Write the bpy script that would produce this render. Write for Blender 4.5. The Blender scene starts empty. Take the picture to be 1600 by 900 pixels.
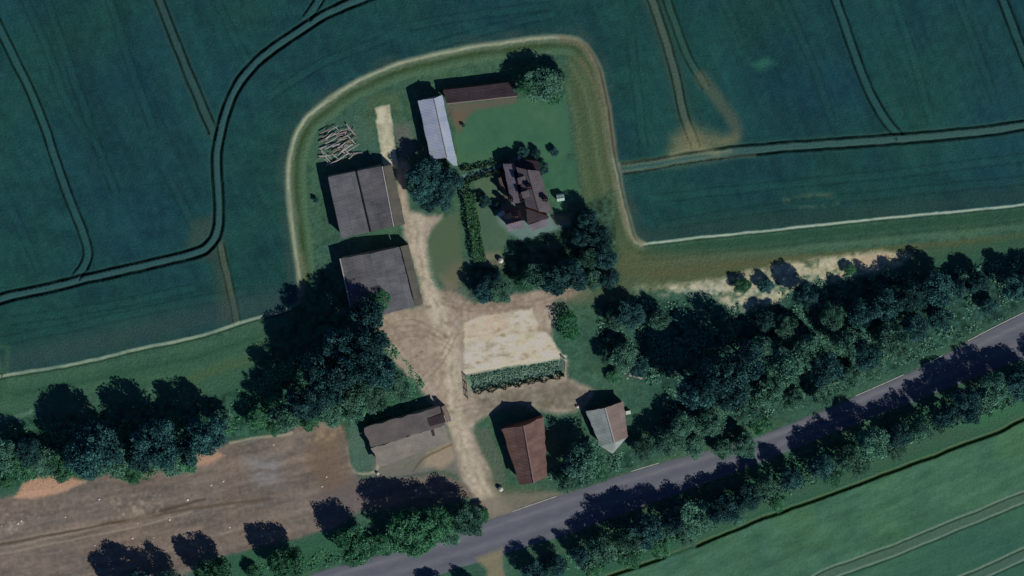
import bpy, bmesh, math, random
import numpy as np
from mathutils import Vector, Matrix
random.seed(7); rng = np.random.default_rng(7)
SC = bpy.context.scene
COL = SC.collection

# ------------------------------------------------------------------ camera, world, sun, exposure
S = 0.13                      # metres per photograph pixel on the ground
DIST = 900.0
TILT = math.radians(13.0)     # the aerial view leans: seen from a little north-north-west
VIEWAZ = (-0.25, 0.968)
FPX = DIST / S
cam_loc = Vector((VIEWAZ[0]*math.sin(TILT)*DIST, VIEWAZ[1]*math.sin(TILT)*DIST, math.cos(TILT)*DIST))
back = cam_loc.normalized()
upv = Vector((0, 1, 0)); upv = (upv - back*upv.dot(back)).normalized()
right = upv.cross(back).normalized()
cd = bpy.data.cameras.new('camera'); cam = bpy.data.objects.new('camera', cd); COL.objects.link(cam)
cam.matrix_world = Matrix(((right.x, upv.x, back.x, cam_loc.x), (right.y, upv.y, back.y, cam_loc.y),
                           (right.z, upv.z, back.z, cam_loc.z), (0, 0, 0, 1)))
cd.sensor_width = 36.0; cd.lens = FPX/1600*36.0; cd.clip_start = 1.0; cd.clip_end = 20000.0
SC.camera = cam
SUN_EL, SUN_AZ = math.radians(45), math.radians(134)
w = bpy.data.worlds.new('World'); SC.world = w; w.use_nodes = True
nt = w.node_tree; bg = nt.nodes['Background']
sky = nt.nodes.new('ShaderNodeTexSky'); sky.sky_type = 'NISHITA'; sky.sun_disc = False
sky.sun_elevation = SUN_EL; sky.sun_rotation = SUN_AZ; sky.air_density = 1.0; sky.dust_density = 0.0; sky.ozone_density = 8.0; sky.altitude = 2500
nt.links.new(sky.outputs[0], bg.inputs[0]); bg.inputs[1].default_value = 0.075
sd = bpy.data.lights.new('sun', 'SUN'); sd.energy = 5.0; sd.angle = math.radians(0.5); sd.color = (1.0, 0.89, 0.72)
sun = bpy.data.objects.new('sun', sd); COL.objects.link(sun)
sv = Vector((math.sin(SUN_AZ)*math.cos(SUN_EL), math.cos(SUN_AZ)*math.cos(SUN_EL), math.sin(SUN_EL)))
sun.rotation_euler = sv.to_track_quat('Z', 'Y').to_euler(); sun.location = sv*300
SC.view_settings.view_transform = 'Standard'; SC.view_settings.look = 'None'
SC.view_settings.gamma = 1.0; SC.view_settings.exposure = -1.0
FACT = np.array([0.57, 0.53, 0.53])       # brightness of a white sunlit ground in this light (to turn a seen colour into an albedo)

Rm = np.array([right[:], upv[:], back[:]])
Cl = np.array(cam_loc[:])
def G(px, py, z=0.0):
    d = right*((px-800)/FPX) + upv*((450-py)/FPX) - back
    t = (z - cam_loc.z)/d.z
    return Vector((cam_loc.x+d.x*t, cam_loc.y+d.y*t, z))
def P(x, y):
    q = np.stack([x-Cl[0], y-Cl[1], np.full_like(x, -Cl[2])], -1) @ Rm.T
    return 800 + FPX*q[..., 0]/(-q[..., 2]), 450 - FPX*q[..., 1]/(-q[..., 2])
def lin(c):
    c = np.asarray(c, float)/255.0
    return np.where(c <= 0.04045, c/12.92, ((np.maximum(c, 0)+0.055)/1.055)**2.4)
def A(r, g, b):
    v = np.clip(lin([r, g, b])/FACT, 0, 0.85); return (float(v[0]), float(v[1]), float(v[2]), 1.0)

# ------------------------------------------------------------------ object helpers
def tag(o, label=None, cat=None, group=None, kind=None):
    if label: o['label'] = label
    if cat: o['category'] = cat
    if group: o['group'] = group
    if kind: o['kind'] = kind
    return o
def empty(name, loc, label, cat, group=None, rz=0):
    o = bpy.data.objects.new(name, None); COL.objects.link(o); o.location = loc; o.rotation_euler = (0, 0, rz)
    o.empty_display_size = 0.5
    return tag(o, label, cat, group)
def link_mesh(name, me, mat, parent=None):
    o = bpy.data.objects.new(name, me); COL.objects.link(o)
    if mat is not None and not me.materials: me.materials.append(mat)
    if parent is not None:
        o.parent = parent
        o.matrix_parent_inverse = Matrix.LocRotScale(parent.location, parent.rotation_euler, parent.scale).inverted()
    return o
class MB:
    def __init__(s): s.v = []; s.f = []; s.uv = []
    def quad_slab(s, pts, th=0.12, n=(1, 1), jz=0.0, je=0.0):
        """pts: 4 corners of the upper face (ccw from above); extruded down by th; UV in metres"""
        a, b, c, d = [Vector(p) for p in pts]; nu, nv = n
        L = ((b-a).length+(c-d).length)/2; H = ((d-a).length+(c-b).length)/2
        nrm = (b-a).cross(d-a).normalized(); base = len(s.v)
        for j in range(nv+1):
            for i in range(nu+1):
                u, v = i/nu, j/nv
                if je and (j in (0, nv)) : v += random.uniform(-je, je)/max(H, .1)
                if je and (i in (0, nu)) : u += random.uniform(-je, je)/max(L, .1)
                p = (a*(1-u)+b*u)*(1-v)+(d*(1-u)+c*u)*v
                if jz: p = p + nrm*random.uniform(-jz, jz)
                s.v.append(tuple(p))
        N = (nu+1)*(nv+1)
        for k in range(N): s.v.append(tuple(Vector(s.v[base+k])-nrm*th))
        I = lambda i, j, o=0: base+o+j*(nu+1)+i
        for j in range(nv):
            for i in range(nu):
                q = [I(i, j), I(i+1, j), I(i+1, j+1), I(i, j+1)]; s.f.append(q)
                s.uv += [(i/nu*L, j/nv*H), ((i+1)/nu*L, j/nv*H), ((i+1)/nu*L, (j+1)/nv*H), (i/nu*L, (j+1)/nv*H)]
                q = [I(i, j+1, N), I(i+1, j+1, N), I(i+1, j, N), I(i, j, N)]; s.f.append(q); s.uv += [(0, 0)]*4
        for i in range(nu):
            s.f.append([I(i, 0, N), I(i+1, 0, N), I(i+1, 0), I(i, 0)]); s.uv += [(0, 0)]*4
            s.f.append([I(i, nv), I(i+1, nv), I(i+1, nv, N), I(i, nv, N)]); s.uv += [(0, 0)]*4
        for j in range(nv):
            s.f.append([I(0, j), I(0, j+1), I(0, j+1, N), I(0, j, N)]); s.uv += [(0, 0)]*4
            s.f.append([I(nu, j+1), I(nu, j), I(nu, j, N), I(nu, j+1, N)]); s.uv += [(0, 0)]*4
        return s
    def box(s, c, size, rz=0.0, rx=0.0):
        M = Matrix.Translation(c) @ Matrix.Rotation(rz, 4, 'Z') @ Matrix.Rotation(rx, 4, 'X')
        x, y, z = [q/2 for q in size]
        pts = [M @ Vector(p) for p in [(-x, -y, z), (x, -y, z), (x, y, z), (-x, y, z)]]
        return s.quad_slab(pts, th=size[2])
    def poly(s, pts):
        b = len(s.v); s.v += [tuple(p) for p in pts]; s.f.append(list(range(b, b+len(pts))))
        for p in pts: s.uv.append((p[0]+p[1], p[2]))
        return s
    def tube(s, path, radii, n=7, cap=True):
        base = len(s.v); m = len(path)
        for k, (p, r) in enumerate(zip(path, radii)):
            p = Vector(p); t = (Vector(path[min(k+1, m-1)])-Vector(path[max(k-1, 0)])).normalized()
            a = t.orthogonal().normalized(); b = t.cross(a)
            for i in range(n):
                an = 2*math.pi*i/n; s.v.append(tuple(p+(a*math.cos(an)+b*math.sin(an))*r))
        for k in range(m-1):
            for i in range(n):
                j = (i+1) % n
                s.f.append([base+k*n+i, base+k*n+j, base+(k+1)*n+j, base+(k+1)*n+i]); s.uv += [(i/n, k), (j/n, k), (j/n, k+1), (i/n, k+1)]
        if cap:
            s.f.append([base+i for i in range(n)][::-1]); s.uv += [(0, 0)]*n
            s.f.append([base+(m-1)*n+i for i in range(n)]); s.uv += [(0, 0)]*n
        return s
    def mesh(s, name):
        me = bpy.data.meshes.new(name); me.from_pydata(s.v, [], s.f)
        if s.uv:
            l = me.uv_layers.new(name='UVMap'); l.data.foreach_set('uv', np.array(s.uv, dtype=np.float32).ravel())
        me.update(); return me
    def build(s, name, mat, parent=None): return link_mesh(name, s.mesh(name), mat, parent)

# ------------------------------------------------------------------ materials
def newmat(name, rough=0.9, spec=0.15):
    m = bpy.data.materials.new(name); m.use_nodes = True; t = m.node_tree; b = t.nodes['Principled BSDF']
    b.inputs['Roughness'].default_value = rough; b.inputs['Specular IOR Level'].default_value = spec
    return m, t, b
def node(t, ty, **k):
    n = t.nodes.new(ty)
    for a, v in k.items(): setattr(n, a, v)
    return n
def math_n(t, op, a, b=None):
    n = node(t, 'ShaderNodeMath', operation=op)
    for i, x in enumerate((a, b)):
        if x is None: continue
        if isinstance(x, (int, float)): n.inputs[i].default_value = x
        else: t.links.new(x, n.inputs[i])
    return n.outputs[0]
def scale_col(t, col, fac):
    n = node(t, 'ShaderNodeVectorMath', operation='SCALE'); t.links.new(col, n.inputs[0]); t.links.new(fac, n.inputs['Scale']); return n.outputs[0]
def noise(t, scale, detail=4, rough=0.6, vec=None):
    n = node(t, 'ShaderNodeTexNoise'); n.inputs['Scale'].default_value = scale; n.inputs['Detail'].default_value = detail
    n.inputs['Roughness'].default_value = rough
    if vec is not None: t.links.new(vec, n.inputs['Vector'])
    return n.outputs['Fac']
def bump(t, b, h, strength, dist):
    n = node(t, 'ShaderNodeBump'); n.inputs['Strength'].default_value = strength; n.inputs['Distance'].default_value = dist
    t.links.new(h, n.inputs['Height']); t.links.new(n.outputs[0], b.inputs['Normal'])
def ground_mat(name, fine=0.35, scale=1.6, bstr=0.6, bdist=0.2, rough=0.95):
    m, t, b = newmat(name, rough, 0.08)
    at = node(t, 'ShaderNodeAttribute', attribute_name='Col'); geo = node(t, 'ShaderNodeNewGeometry')
    n1 = noise(t, scale, 5, 0.7, geo.outputs['Position'])
    f = math_n(t, 'ADD', math_n(t, 'MULTIPLY', n1, 2*fine), 1-fine)
    t.links.new(scale_col(t, at.outputs['Color'], f), b.inputs['Base Color'])
    bump(t, b, n1, bstr, bdist); return m
def plain_mat(name, col, var=0.3, scale=2.0, rough=0.9, spec=0.15, col2=None, metal=0.0, bstr=0.3):
    m, t, b = newmat(name, rough, spec); geo = node(t, 'ShaderNodeNewGeometry'); b.inputs['Metallic'].default_value = metal
    n1 = noise(t, scale, 5, 0.65, geo.outputs['Position'])
    mx = node(t, 'ShaderNodeMix', data_type='RGBA')
    c2 = col2 or tuple(c*(1-var) for c in col[:3])+(1,); c1 = col if col2 else tuple(min(1, c*(1+var)) for c in col[:3])+(1,)
    mx.inputs[6].default_value = c2; mx.inputs[7].default_value = c1
    r = node(t, 'ShaderNodeMapRange'); r.inputs[1].default_value = 0.35; r.inputs[2].default_value = 0.65; t.links.new(n1, r.inputs[0])
    t.links.new(r.outputs[0], mx.inputs[0]); t.links.new(mx.outputs[2], b.inputs['Base Color'])
    bump(t, b, n1, bstr, 0.05); return m
def roof_mat(name, col, col2, period=0.3, lap=2.4, mott=0.5, rough=0.7, bst=0.5, seam=0.8, tile=False):
    """sheet or tile roof: corrugation as fine relief, laps, streaks and blotches; UV in metres"""
    m, t, b = newmat(name, rough, 0.25)
    uv = node(t, 'ShaderNodeUVMap'); sp = node(t, 'ShaderNodeSeparateXYZ'); t.links.new(uv.outputs[0], sp.inputs[0])
    u, v = sp.outputs[0], sp.outputs[1]
    geo = node(t, 'ShaderNodeNewGeometry')
    big = noise(t, 0.35, 5, 0.6, geo.outputs['Position'])
    mp = node(t, 'ShaderNodeMapping'); mp.inputs['Scale'].default_value = (1.6, 0.16, 1); t.links.new(uv.outputs[0], mp.inputs[0])
    st = noise(t, 1.3, 4, 0.7, mp.outputs[0])
    fine = noise(t, 5.0, 3, 0.7, geo.outputs['Position'])
    k = math_n(t, 'ADD', math_n(t, 'MULTIPLY', big, 0.6), math_n(t, 'MULTIPLY', st, 0.4))
    r = node(t, 'ShaderNodeMapRange'); r.inputs[1].default_value = 0.38; r.inputs[2].default_value = 0.62; t.links.new(k, r.inputs[0])
    mx = node(t, 'ShaderNodeMix', data_type='RGBA'); mx.inputs[6].default_value = col; mx.inputs[7].default_value = col2
    t.links.new(r.outputs[0], mx.inputs[0])
    # sheets differ a little from one another
    cu = math_n(t, 'FLOOR', math_n(t, 'DIVIDE', u, 1.05)); cv = math_n(t, 'FLOOR', math_n(t, 'DIVIDE', v, lap))
    cb = node(t, 'ShaderNodeCombineXYZ'); t.links.new(cu, cb.inputs[0]); t.links.new(cv, cb.inputs[1])
    wn = node(t, 'ShaderNodeTexWhiteNoise', noise_dimensions='3D'); t.links.new(cb.outputs[0], wn.inputs[0])
    fr = math_n(t, 'FRACT', math_n(t, 'DIVIDE', v, lap)); lapm = math_n(t, 'LESS_THAN', fr, 0.05)
    f = math_n(t, 'ADD', math_n(t, 'MULTIPLY', wn.outputs[0], 0.16), 0.84)
    f = math_n(t, 'ADD', f, math_n(t, 'MULTIPLY', math_n(t, 'SUBTRACT', fine, 0.5), mott))
    f = math_n(t, 'MULTIPLY', f, math_n(t, 'SUBTRACT', 1.0, math_n(t, 'MULTIPLY', lapm, 1-seam)))
    t.links.new(scale_col(t, mx.outputs[2], f), b.inputs['Base Color'])
    h = math_n(t, 'ADD', math_n(t, 'SINE', math_n(t, 'MULTIPLY', u, 2*math.pi/period)), math_n(t, 'MULTIPLY', fine, 1.5))
    if tile: h = math_n(t, 'ADD', h, math_n(t, 'MULTIPLY', math_n(t, 'FRACT', math_n(t, 'DIVIDE', v, 0.32)), 2.0))
    bump(t, b, h, bst, 0.03); return m
def leaf_mat(name, c1, c2, tint=0.25):
    m, t, b = newmat(name, 0.8, 0.12)
    at = node(t, 'ShaderNodeAttribute', attribute_name='leaf'); oi = node(t, 'ShaderNodeObjectInfo')
    mx = node(t, 'ShaderNodeMix', data_type='RGBA'); mx.inputs[6].default_value = c1; mx.inputs[7].default_value = c2
    t.links.new(at.outputs['Fac'], mx.inputs[0])
    f = math_n(t, 'ADD', math_n(t, 'MULTIPLY', oi.outputs['Random'], tint*2), 1-tint)
    t.links.new(scale_col(t, mx.outputs[2], f), b.inputs['Base Color'])
    return m

# ------------------------------------------------------------------ noise, masks, polylines (numpy, in map coordinates)
def vnoise(x, y, seed):
    xi = np.floor(x).astype(np.int64); yi = np.floor(y).astype(np.int64); fx = x-xi; fy = y-yi
    fx = fx*fx*(3-2*fx); fy = fy*fy*(3-2*fy)
    def h(a, b):
        n = (a*374761393 + b*668265263 + seed*1442695041) & 0xFFFFFFFF
        n = ((n ^ (n >> 13))*1274126177) & 0xFFFFFFFF
        return ((n ^ (n >> 16)) & 0xFFFF)/65535.0
    return (h(xi, yi)*(1-fx)+h(xi+1, yi)*fx)*(1-fy)+(h(xi, yi+1)*(1-fx)+h(xi+1, yi+1)*fx)*fy
def fbm(x, y, s, seed, oct=4):
    o = 0; a = 1; t = 0
    for k in range(oct):
        o = o+a*(vnoise(x/s*2**k+17*k, y/s*2**k+5*k, seed+k)-0.5)*2; t += a; a *= 0.55
    return o/t
def smooth(pl, n=6, closed=False):
    pl = [np.array(p, float) for p in pl]; out = []; m = len(pl)
    for i in range(m if closed else m-1):
        p0 = pl[(i-1) % m] if (closed or i > 0) else 2*pl[0]-pl[1]; p1 = pl[i]; p2 = pl[(i+1) % m]
        p3 = pl[(i+2) % m] if (closed or i < m-2) else 2*pl[-1]-pl[-2]
        for k in range(n):
            t = k/n
            out.append(0.5*((2*p1)+(-p0+p2)*t+(2*p0-5*p1+4*p2-p3)*t*t+(-p0+3*p1-3*p2+p3)*t**3))
    if not closed: out.append(pl[-1])
    return np.array(out)
def offset(pl, d):
    pl = np.array(pl, float); t = np.gradient(pl, axis=0); t /= np.linalg.norm(t, axis=1)[:, None]+1e-9
    return pl+np.stack([-t[:, 1], t[:, 0]], 1)*d

X0, X1, Y0, Y1, ST = -112.0, 112.0, -66.0, 66.0, 0.2
ex = np.array([1, 2.5, 5, 8, 12, 17, 23, 30, 38, 46, 55, 65, 76, 88])
xs = np.concatenate([X0-ex[::-1], np.arange(X0, X1+ST/2, ST), X1+ex]); ys = np.concatenate([Y0-ex[::-1], np.arange(Y0, Y1+ST/2, ST), Y1+ex])
gx, gy = np.meshgrid(xs, ys); NX, NY = len(xs), len(ys)
PX, PY = P(gx.ravel(), gy.ravel()); PX = PX.astype(np.float64); PY = PY.astype(np.float64)
WX = PX+fbm(PX, PY, 26, 11)*4.0+fbm(PX, PY, 7, 12, 2)*1.2; WY = PY+fbm(PX, PY, 26, 13)*4.0+fbm(PX, PY, 7, 14, 2)*1.2
SX = PX+fbm(PX, PY, 34, 15, 3)*1.5; SY = PY+fbm(PX, PY, 34, 16, 3)*1.5

def dist(pl, X, Y, closed=False, maxd=40.0):
    pl = np.array(pl, float); out = np.full(X.shape, maxd)
    m = len(pl)
    for i in range(m if closed else m-1):
        a = pl[i]; b = pl[(i+1) % m]; lo = np.minimum(a, b)-maxd; hi = np.maximum(a, b)+maxd
        k = np.nonzero((X > lo[0]) & (X < hi[0]) & (Y > lo[1]) & (Y < hi[1]))[0]
        if len(k) == 0: continue
        d = b-a; L = d@d+1e-9; t = np.clip(((X[k]-a[0])*d[0]+(Y[k]-a[1])*d[1])/L, 0, 1)
        q = np.hypot(X[k]-a[0]-t*d[0], Y[k]-a[1]-t*d[1]); out[k] = np.minimum(out[k], q)
    return out
def sstep(a, b, x):
    t = np.clip((x-a)/(b-a), 0, 1); return t*t*(3-2*t)
def line(pl, w_, f=1.5, X=None, Y=None, sm=True):
    X = SX if X is None else X; Y = SY if Y is None else Y
    pl = smooth(pl) if sm else pl
    return 1-sstep(w_/2-f/2, w_/2+f/2, dist(pl, X, Y, maxd=w_/2+f+2))
def inside(pl, X, Y):
    pl = np.array(pl, float); r = np.zeros(X.shape, bool); lo = pl.min(0); hi = pl.max(0)
    k = np.nonzero((X >= lo[0]) & (X <= hi[0]) & (Y >= lo[1]) & (Y <= hi[1]))[0]; xk, yk = X[k], Y[k]; rk = np.zeros(len(k), bool)
    for i in range(len(pl)):
        a = pl[i]; b = pl[(i+1) % len(pl)]
        if a[1] == b[1]: continue
        c = ((a[1] > yk) != (b[1] > yk)) & (xk < (b[0]-a[0])*(yk-a[1])/(b[1]-a[1])+a[0]); rk ^= c
    r[k] = rk; return r
def area(pl, f=4.0, warp=True, sm=0):
    X, Y = (WX, WY) if warp else (SX, SY)
    if sm: pl = smooth(pl, sm, True)
    d = dist(pl, X, Y, True, maxd=f+3); s = np.where(inside(pl, X, Y), d, -d)
    return sstep(-f, f, s)

CM = np.zeros((PX.size, 3)); Z = np.zeros(PX.size); CLS = np.zeros(PX.size, int)
def paint(mask, col, amt=1.0, cls=None, z=None):
    m = (mask*amt)[:, None]; CM[:] = CM*(1-m)+np.array(col, float)*m
    if cls is not None: CLS[mask > 0.5] = cls
    if z is not None: Z[:] = Z*(1-mask)+z*mask
(CROP, VERGE, TRACK, LAWN, YARD, LOT, ROAD, SOUTH, WOOD, SLAB) = range(10)

# north crop field: base colour, drilling streaks parallel to the tramlines, cloudy density changes
ang = math.radians(66); ca, sa = math.cos(ang), math.sin(ang)
ua = PX*ca+PY*sa; va = -PX*sa+PY*ca                    # along / across the drilling direction
CM[:] = (28, 66, 71)
n1 = fbm(va*1.0, ua*0.12, 34, 21); n2 = fbm(PX, PY, 130, 22); n3 = fbm(PX, PY, 9, 23, 3)
hs = sstep(330, 380, PX)*sstep(1010, 960, PX)+sstep(250, 290, PY); hs = np.clip(hs, 0, 1)
head = fbm(PX*0.25+PY*0.1, PY-PX*0.12, 16, 24)
ring = fbm(ua*0.5, va*0.5, 18, 25)
str_ = n1*(1-hs)+(0.55*head+0.45*ring)*hs
CM += str_[:, None]*np.array([6, 12, 9])+n2[:, None]*np.array([4, 6, -6])+n3[:, None]*np.array([5, 8, 8])+fbm(va, ua*.06, 4, 29, 2)[:, None]*np.array([2, 4, 3])
Z[:] = 0.42+0.05*str_+0.03*n3
RUT_SOIL_SHADE = (6, 22, 22)  # dark soil tone with the shade of the grooves painted in
RV = np.clip(0.88+0.35*fbm(PX, PY, 14, 44), 0, 1)
def ruts(pl, gap=13.5, mid=(48, 85, 88), amt=0.7, w_=2.9, depth=0.42, mid_amt=0.55, dark=RUT_SOIL_SHADE, halo=None):
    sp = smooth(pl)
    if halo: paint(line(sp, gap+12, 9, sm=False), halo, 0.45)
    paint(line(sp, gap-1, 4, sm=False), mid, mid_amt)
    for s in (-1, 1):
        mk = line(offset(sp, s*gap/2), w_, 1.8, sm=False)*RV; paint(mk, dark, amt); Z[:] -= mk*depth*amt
# faint old drill lines
for pl in ([(30, -20), (75, 80), (110, 170), (160, 240)], [(165, -20), (200, 90), (240, 200)], [(340, 5), (385, 95)], [(70, -10), (118, 130), (150, 220)],
           [(1390, -20), (1420, 70), (1455, 190)], [(1490, -20), (1530, 90), (1555, 160)], [(1215, -20), (1265, 90), (1300, 190)],
           [(150, 225), (180, 300)], [(255, 260), (300, 350)], [(985, 60), (1005, 230)], [(1130, 0), (1160, 60)], [(20, 330), (60, 420)],
           [(640, 40), (760, 20), (860, 8)], [(680, 70), (800, 35), (860, 22)], [(420, 150), (500, 100), (600, 60)], [(1020, 310), (1200, 290), (1400, 270), (1600, 245)],
           [(1040, 350), (1200, 325), (1400, 300), (1600, 280)], [(0, 532), (110, 510), (250, 480), (380, 455)], [(20, 500), (150, 480), (300, 450)]):
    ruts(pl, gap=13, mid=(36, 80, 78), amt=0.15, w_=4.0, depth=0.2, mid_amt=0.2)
tr = [(-60, 488), (0, 466), (60, 452), (120, 438), (200, 420), (300, 396), (328, 380), (341, 350), (340, 300), (338, 250), (345, 200), (365, 142), (400, 97), (470, 45), (520, 16), (570, -4), (640, -30)]
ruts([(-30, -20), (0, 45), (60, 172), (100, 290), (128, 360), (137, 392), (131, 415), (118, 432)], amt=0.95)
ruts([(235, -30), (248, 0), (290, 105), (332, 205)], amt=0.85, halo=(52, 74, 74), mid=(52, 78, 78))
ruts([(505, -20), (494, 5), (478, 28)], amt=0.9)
paint(area([(300, 345), (345, 330), (350, 400), (372, 500), (345, 505), (335, 410), (290, 395)], 10), (72, 78, 68), 0.5)
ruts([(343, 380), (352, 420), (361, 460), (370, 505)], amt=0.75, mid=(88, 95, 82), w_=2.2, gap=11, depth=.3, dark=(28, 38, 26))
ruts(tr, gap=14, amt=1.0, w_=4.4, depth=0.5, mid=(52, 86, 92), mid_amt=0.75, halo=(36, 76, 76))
# crossing tracks to the north-east
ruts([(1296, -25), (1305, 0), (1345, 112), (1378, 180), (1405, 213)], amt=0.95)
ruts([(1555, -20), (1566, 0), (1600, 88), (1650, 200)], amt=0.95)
paint(line([(1010, -20), (1032, 40), (1052, 110), (1072, 190), (1090, 235)], 30, 22), (58, 78, 72), 0.5)
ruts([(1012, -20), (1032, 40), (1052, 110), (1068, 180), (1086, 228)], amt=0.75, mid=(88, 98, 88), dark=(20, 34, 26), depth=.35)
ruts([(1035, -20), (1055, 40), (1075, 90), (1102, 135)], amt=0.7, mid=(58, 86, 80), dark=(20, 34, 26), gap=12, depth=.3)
paint(line([(1095, 120), (1125, 160), (1146, 190), (1150, 212), (1128, 232), (1100, 240)], 20, 16), (92, 94, 80), 0.6)
paint(area([(1050, 215), (1080, 195), (1150, 215), (1152, 232), (1110, 252), (1040, 258)], 14), (128, 120, 92), 0.65)
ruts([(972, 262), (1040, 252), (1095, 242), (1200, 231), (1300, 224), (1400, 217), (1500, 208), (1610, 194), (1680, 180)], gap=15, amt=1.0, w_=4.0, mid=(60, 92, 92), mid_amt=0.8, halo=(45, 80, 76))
paint(line([(968, 257), (1040, 247), (1090, 238), (1140, 236)], 6, 7), (120, 126, 104), 0.6)
paint(line([(968, 269), (1040, 260), (1090, 250), (1180, 242)], 5, 5), (112, 126, 112), 0.6)
paint(line([(1050, 243), (1085, 230), (1120, 238)], 10, 12), (140, 135, 108), 0.5)
paint(area([(1175, 100), (1200, 88), (1212, 100), (1190, 112)], 6), (50, 105, 92), 0.7)
paint(line([(1225, 312), (1270, 306), (1300, 304)], 9, 9)*np.clip(.5+fbm(PX, PY, 8, 45, 2), 0, 1), (90, 100, 80), 0.5)
paint(line([(1250, 324), (1290, 321), (1310, 318)], 4, 5)*np.clip(.6+fbm(PX, PY, 8, 46, 2), 0, 1), (98, 120, 108), 0.5)
paint(line([(0, 572), (110, 545), (220, 520), (330, 492), (440, 470)], 40, 40), (58, 74, 76), 0.55)
paint(line([(1000, 372), (1150, 352), (1300, 338), (1450, 322), (1640, 296)], 30, 34), (46, 66, 62), 0.5)

# inner island of verge round the farm and the wide southern verge
edge_w = [(472, 470), (462, 400), (452, 320), (451, 250), (470, 195), (500, 165), (545, 133), (620, 100), (700, 80), (780, 66), (880, 57), (912, 70), (935, 105), (949, 165), (960, 240), (972, 300), (984, 350), (993, 374), (1005, 381)]
edge_e = [(1005, 381), (1100, 370), (1200, 360), (1300, 349), (1400, 339), (1500, 330), (1600, 319), (1700, 305), (2400, 205)]
edge_s = [(-700, 740), (-60, 603), (0, 588), (100, 572), (200, 549), (300, 528), (390, 500), (440, 486), (472, 470)]
isl = list(smooth(edge_w))+list(smooth(edge_e))[1:]+[(2400, 1700), (-700, 1700)]+list(smooth(edge_s))[:-1]
mi = area(isl, 2.0, warp=False); paint(mi, (58, 90, 76), cls=VERGE, z=0.0)
g1 = fbm(PX, PY, 60, 31); g2 = fbm(PX, PY, 8, 32, 3); g3 = fbm(PX*.35+PY*.1, PY-PX*.25, 12, 33)
CM += mi[:, None]*(g1[:, None]*np.array([10, 6, -3])+g2[:, None]*np.array([9, 12, 11])+g3[:, None]*np.array([6, 7, 4]))
Z += mi*(0.06*g2+0.05*g3)
tus = sstep(.25, .6, fbm(PX, PY, 5, 34, 3))*mi; paint(tus, (70, 104, 92), 0.4)
tus = sstep(.25, .55, fbm(PX, PY, 11, 35, 3))*mi; paint(tus, (36, 66, 58), 0.4)
# west side bands
ew = smooth(edge_w); es = smooth(edge_s); ee = smooth(edge_e)
paint(line(offset(ew, 16), 20, 10, sm=False), (64, 88, 66), 0.75)
paint(line(offset(ew, 24), 8, 7, sm=False), (84, 112, 92), 0.55)
paint(line(offset(ew, 12), 7, 6, sm=False), (48, 64, 40), 0.6)
# south-going olive strip on the east of the garden
paint(area([(885, 80), (925, 90), (945, 170), (955, 240), (975, 320), (1000, 390), (990, 440), (940, 430), (925, 370), (905, 280), (895, 180)], 12), (76, 88, 66), 0.75)
for o_, c_ in ((9, (102, 98, 82)), (26, (92, 104, 84)), (38, (66, 84, 60)), (50, (82, 98, 74))):
    q = [(912+.0, 90), (934, 130), (946, 180), (957, 245), (969, 305), (985, 360)]
    paint(line(offset(smooth(q), o_-3), 6, 7, sm=False), c_, 0.6)
# verge strips east, south of the field
for yoff, wd, c_, a_ in ((14, 14, (40, 74, 60), .8), (34, 9, (74, 104, 86), .6), (50, 12, (80, 86, 62), .75), (66, 18, (84, 92, 66), .6), (26, 6, (34, 62, 50), .5)):
    paint(line(offset(ee, yoff), wd, 8, sm=False), c_, a_)
paint(area([(1000, 392), (1100, 395), (1250, 395), (1250, 420), (1120, 435), (1000, 445), (940, 440), (960, 400)], 14), (84, 88, 66), 0.7)
paint(area([(1400, 400), (1500, 385), (1640, 360), (1640, 400), (1500, 440), (1400, 430)], 12), (44, 82, 70), 0.7)
# verge west, south of the field
paint(area([(-60, 610), (100, 585), (300, 545), (400, 520), (400, 600), (320, 620), (150, 600), (0, 650), (-60, 660)], 16), (52, 88, 72), 0.7)
for yoff in (14, 30, 48): paint(line(offset(es, yoff), 7, 7, sm=False), (62, 96, 78) if yoff != 30 else (40, 72, 60), 0.5)
paint(line([(-20, 658), (30, 650), (60, 640)], 7, 5), (100, 128, 112), 0.7)
paint(line([(300, 590), (360, 570), (400, 560)], 14, 14), (72, 92, 66), 0.6)
# pale field-edge tracks
brk = 0.6+0.4*fbm(PX, PY, 22, 41)
paint(line(offset(ew, 3), 15, 8, X=WX, Y=WY, sm=False), (98, 112, 96), 0.6); paint(line(ew, 8, 5, sm=False), (112, 120, 108), 0.7, cls=TRACK); paint(line(offset(ew, 2), 4, 4, X=WX, Y=WY, sm=False)*np.clip(brk+.1, 0, 1), (156, 154, 138), 0.7)
paint(line(offset(ew, -10), 14, 12, X=WX, Y=WY, sm=False)*np.clip(.5+fbm(PX, PY, 40, 43), 0, 1), (70, 78, 72), 0.5)
paint(line(ee, 4.5, 2.5, X=PX+(WX-PX)*.4, Y=PY+(WY-PY)*.4, sm=False)*np.clip(brk+.35, 0, 1), (146, 158, 152), 0.9, cls=TRACK)
paint(line(es, 6, 3, sm=False)*np.clip(brk+.25, 0, 1), (122, 134, 124), 0.9, cls=TRACK)
paint(line([(1005, 381), (985, 365), (972, 330), (962, 290)], 9, 6), (120, 118, 100), 0.55)
paint(line([(880, 60), (912, 73), (932, 104), (948, 165), (960, 240)], 12, 8), (96, 90, 76), 0.6)
paint(line([(470, 470), (478, 440), (470, 400)], 12, 12), (112, 112, 92), 0.4)
paint(line(offset(ee, 4.0), 2.5, 2, sm=False), (24, 46, 38), 0.6)
paint(line(offset(es, 4.5), 2.5, 2, sm=False), (26, 48, 36), 0.7)

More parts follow.
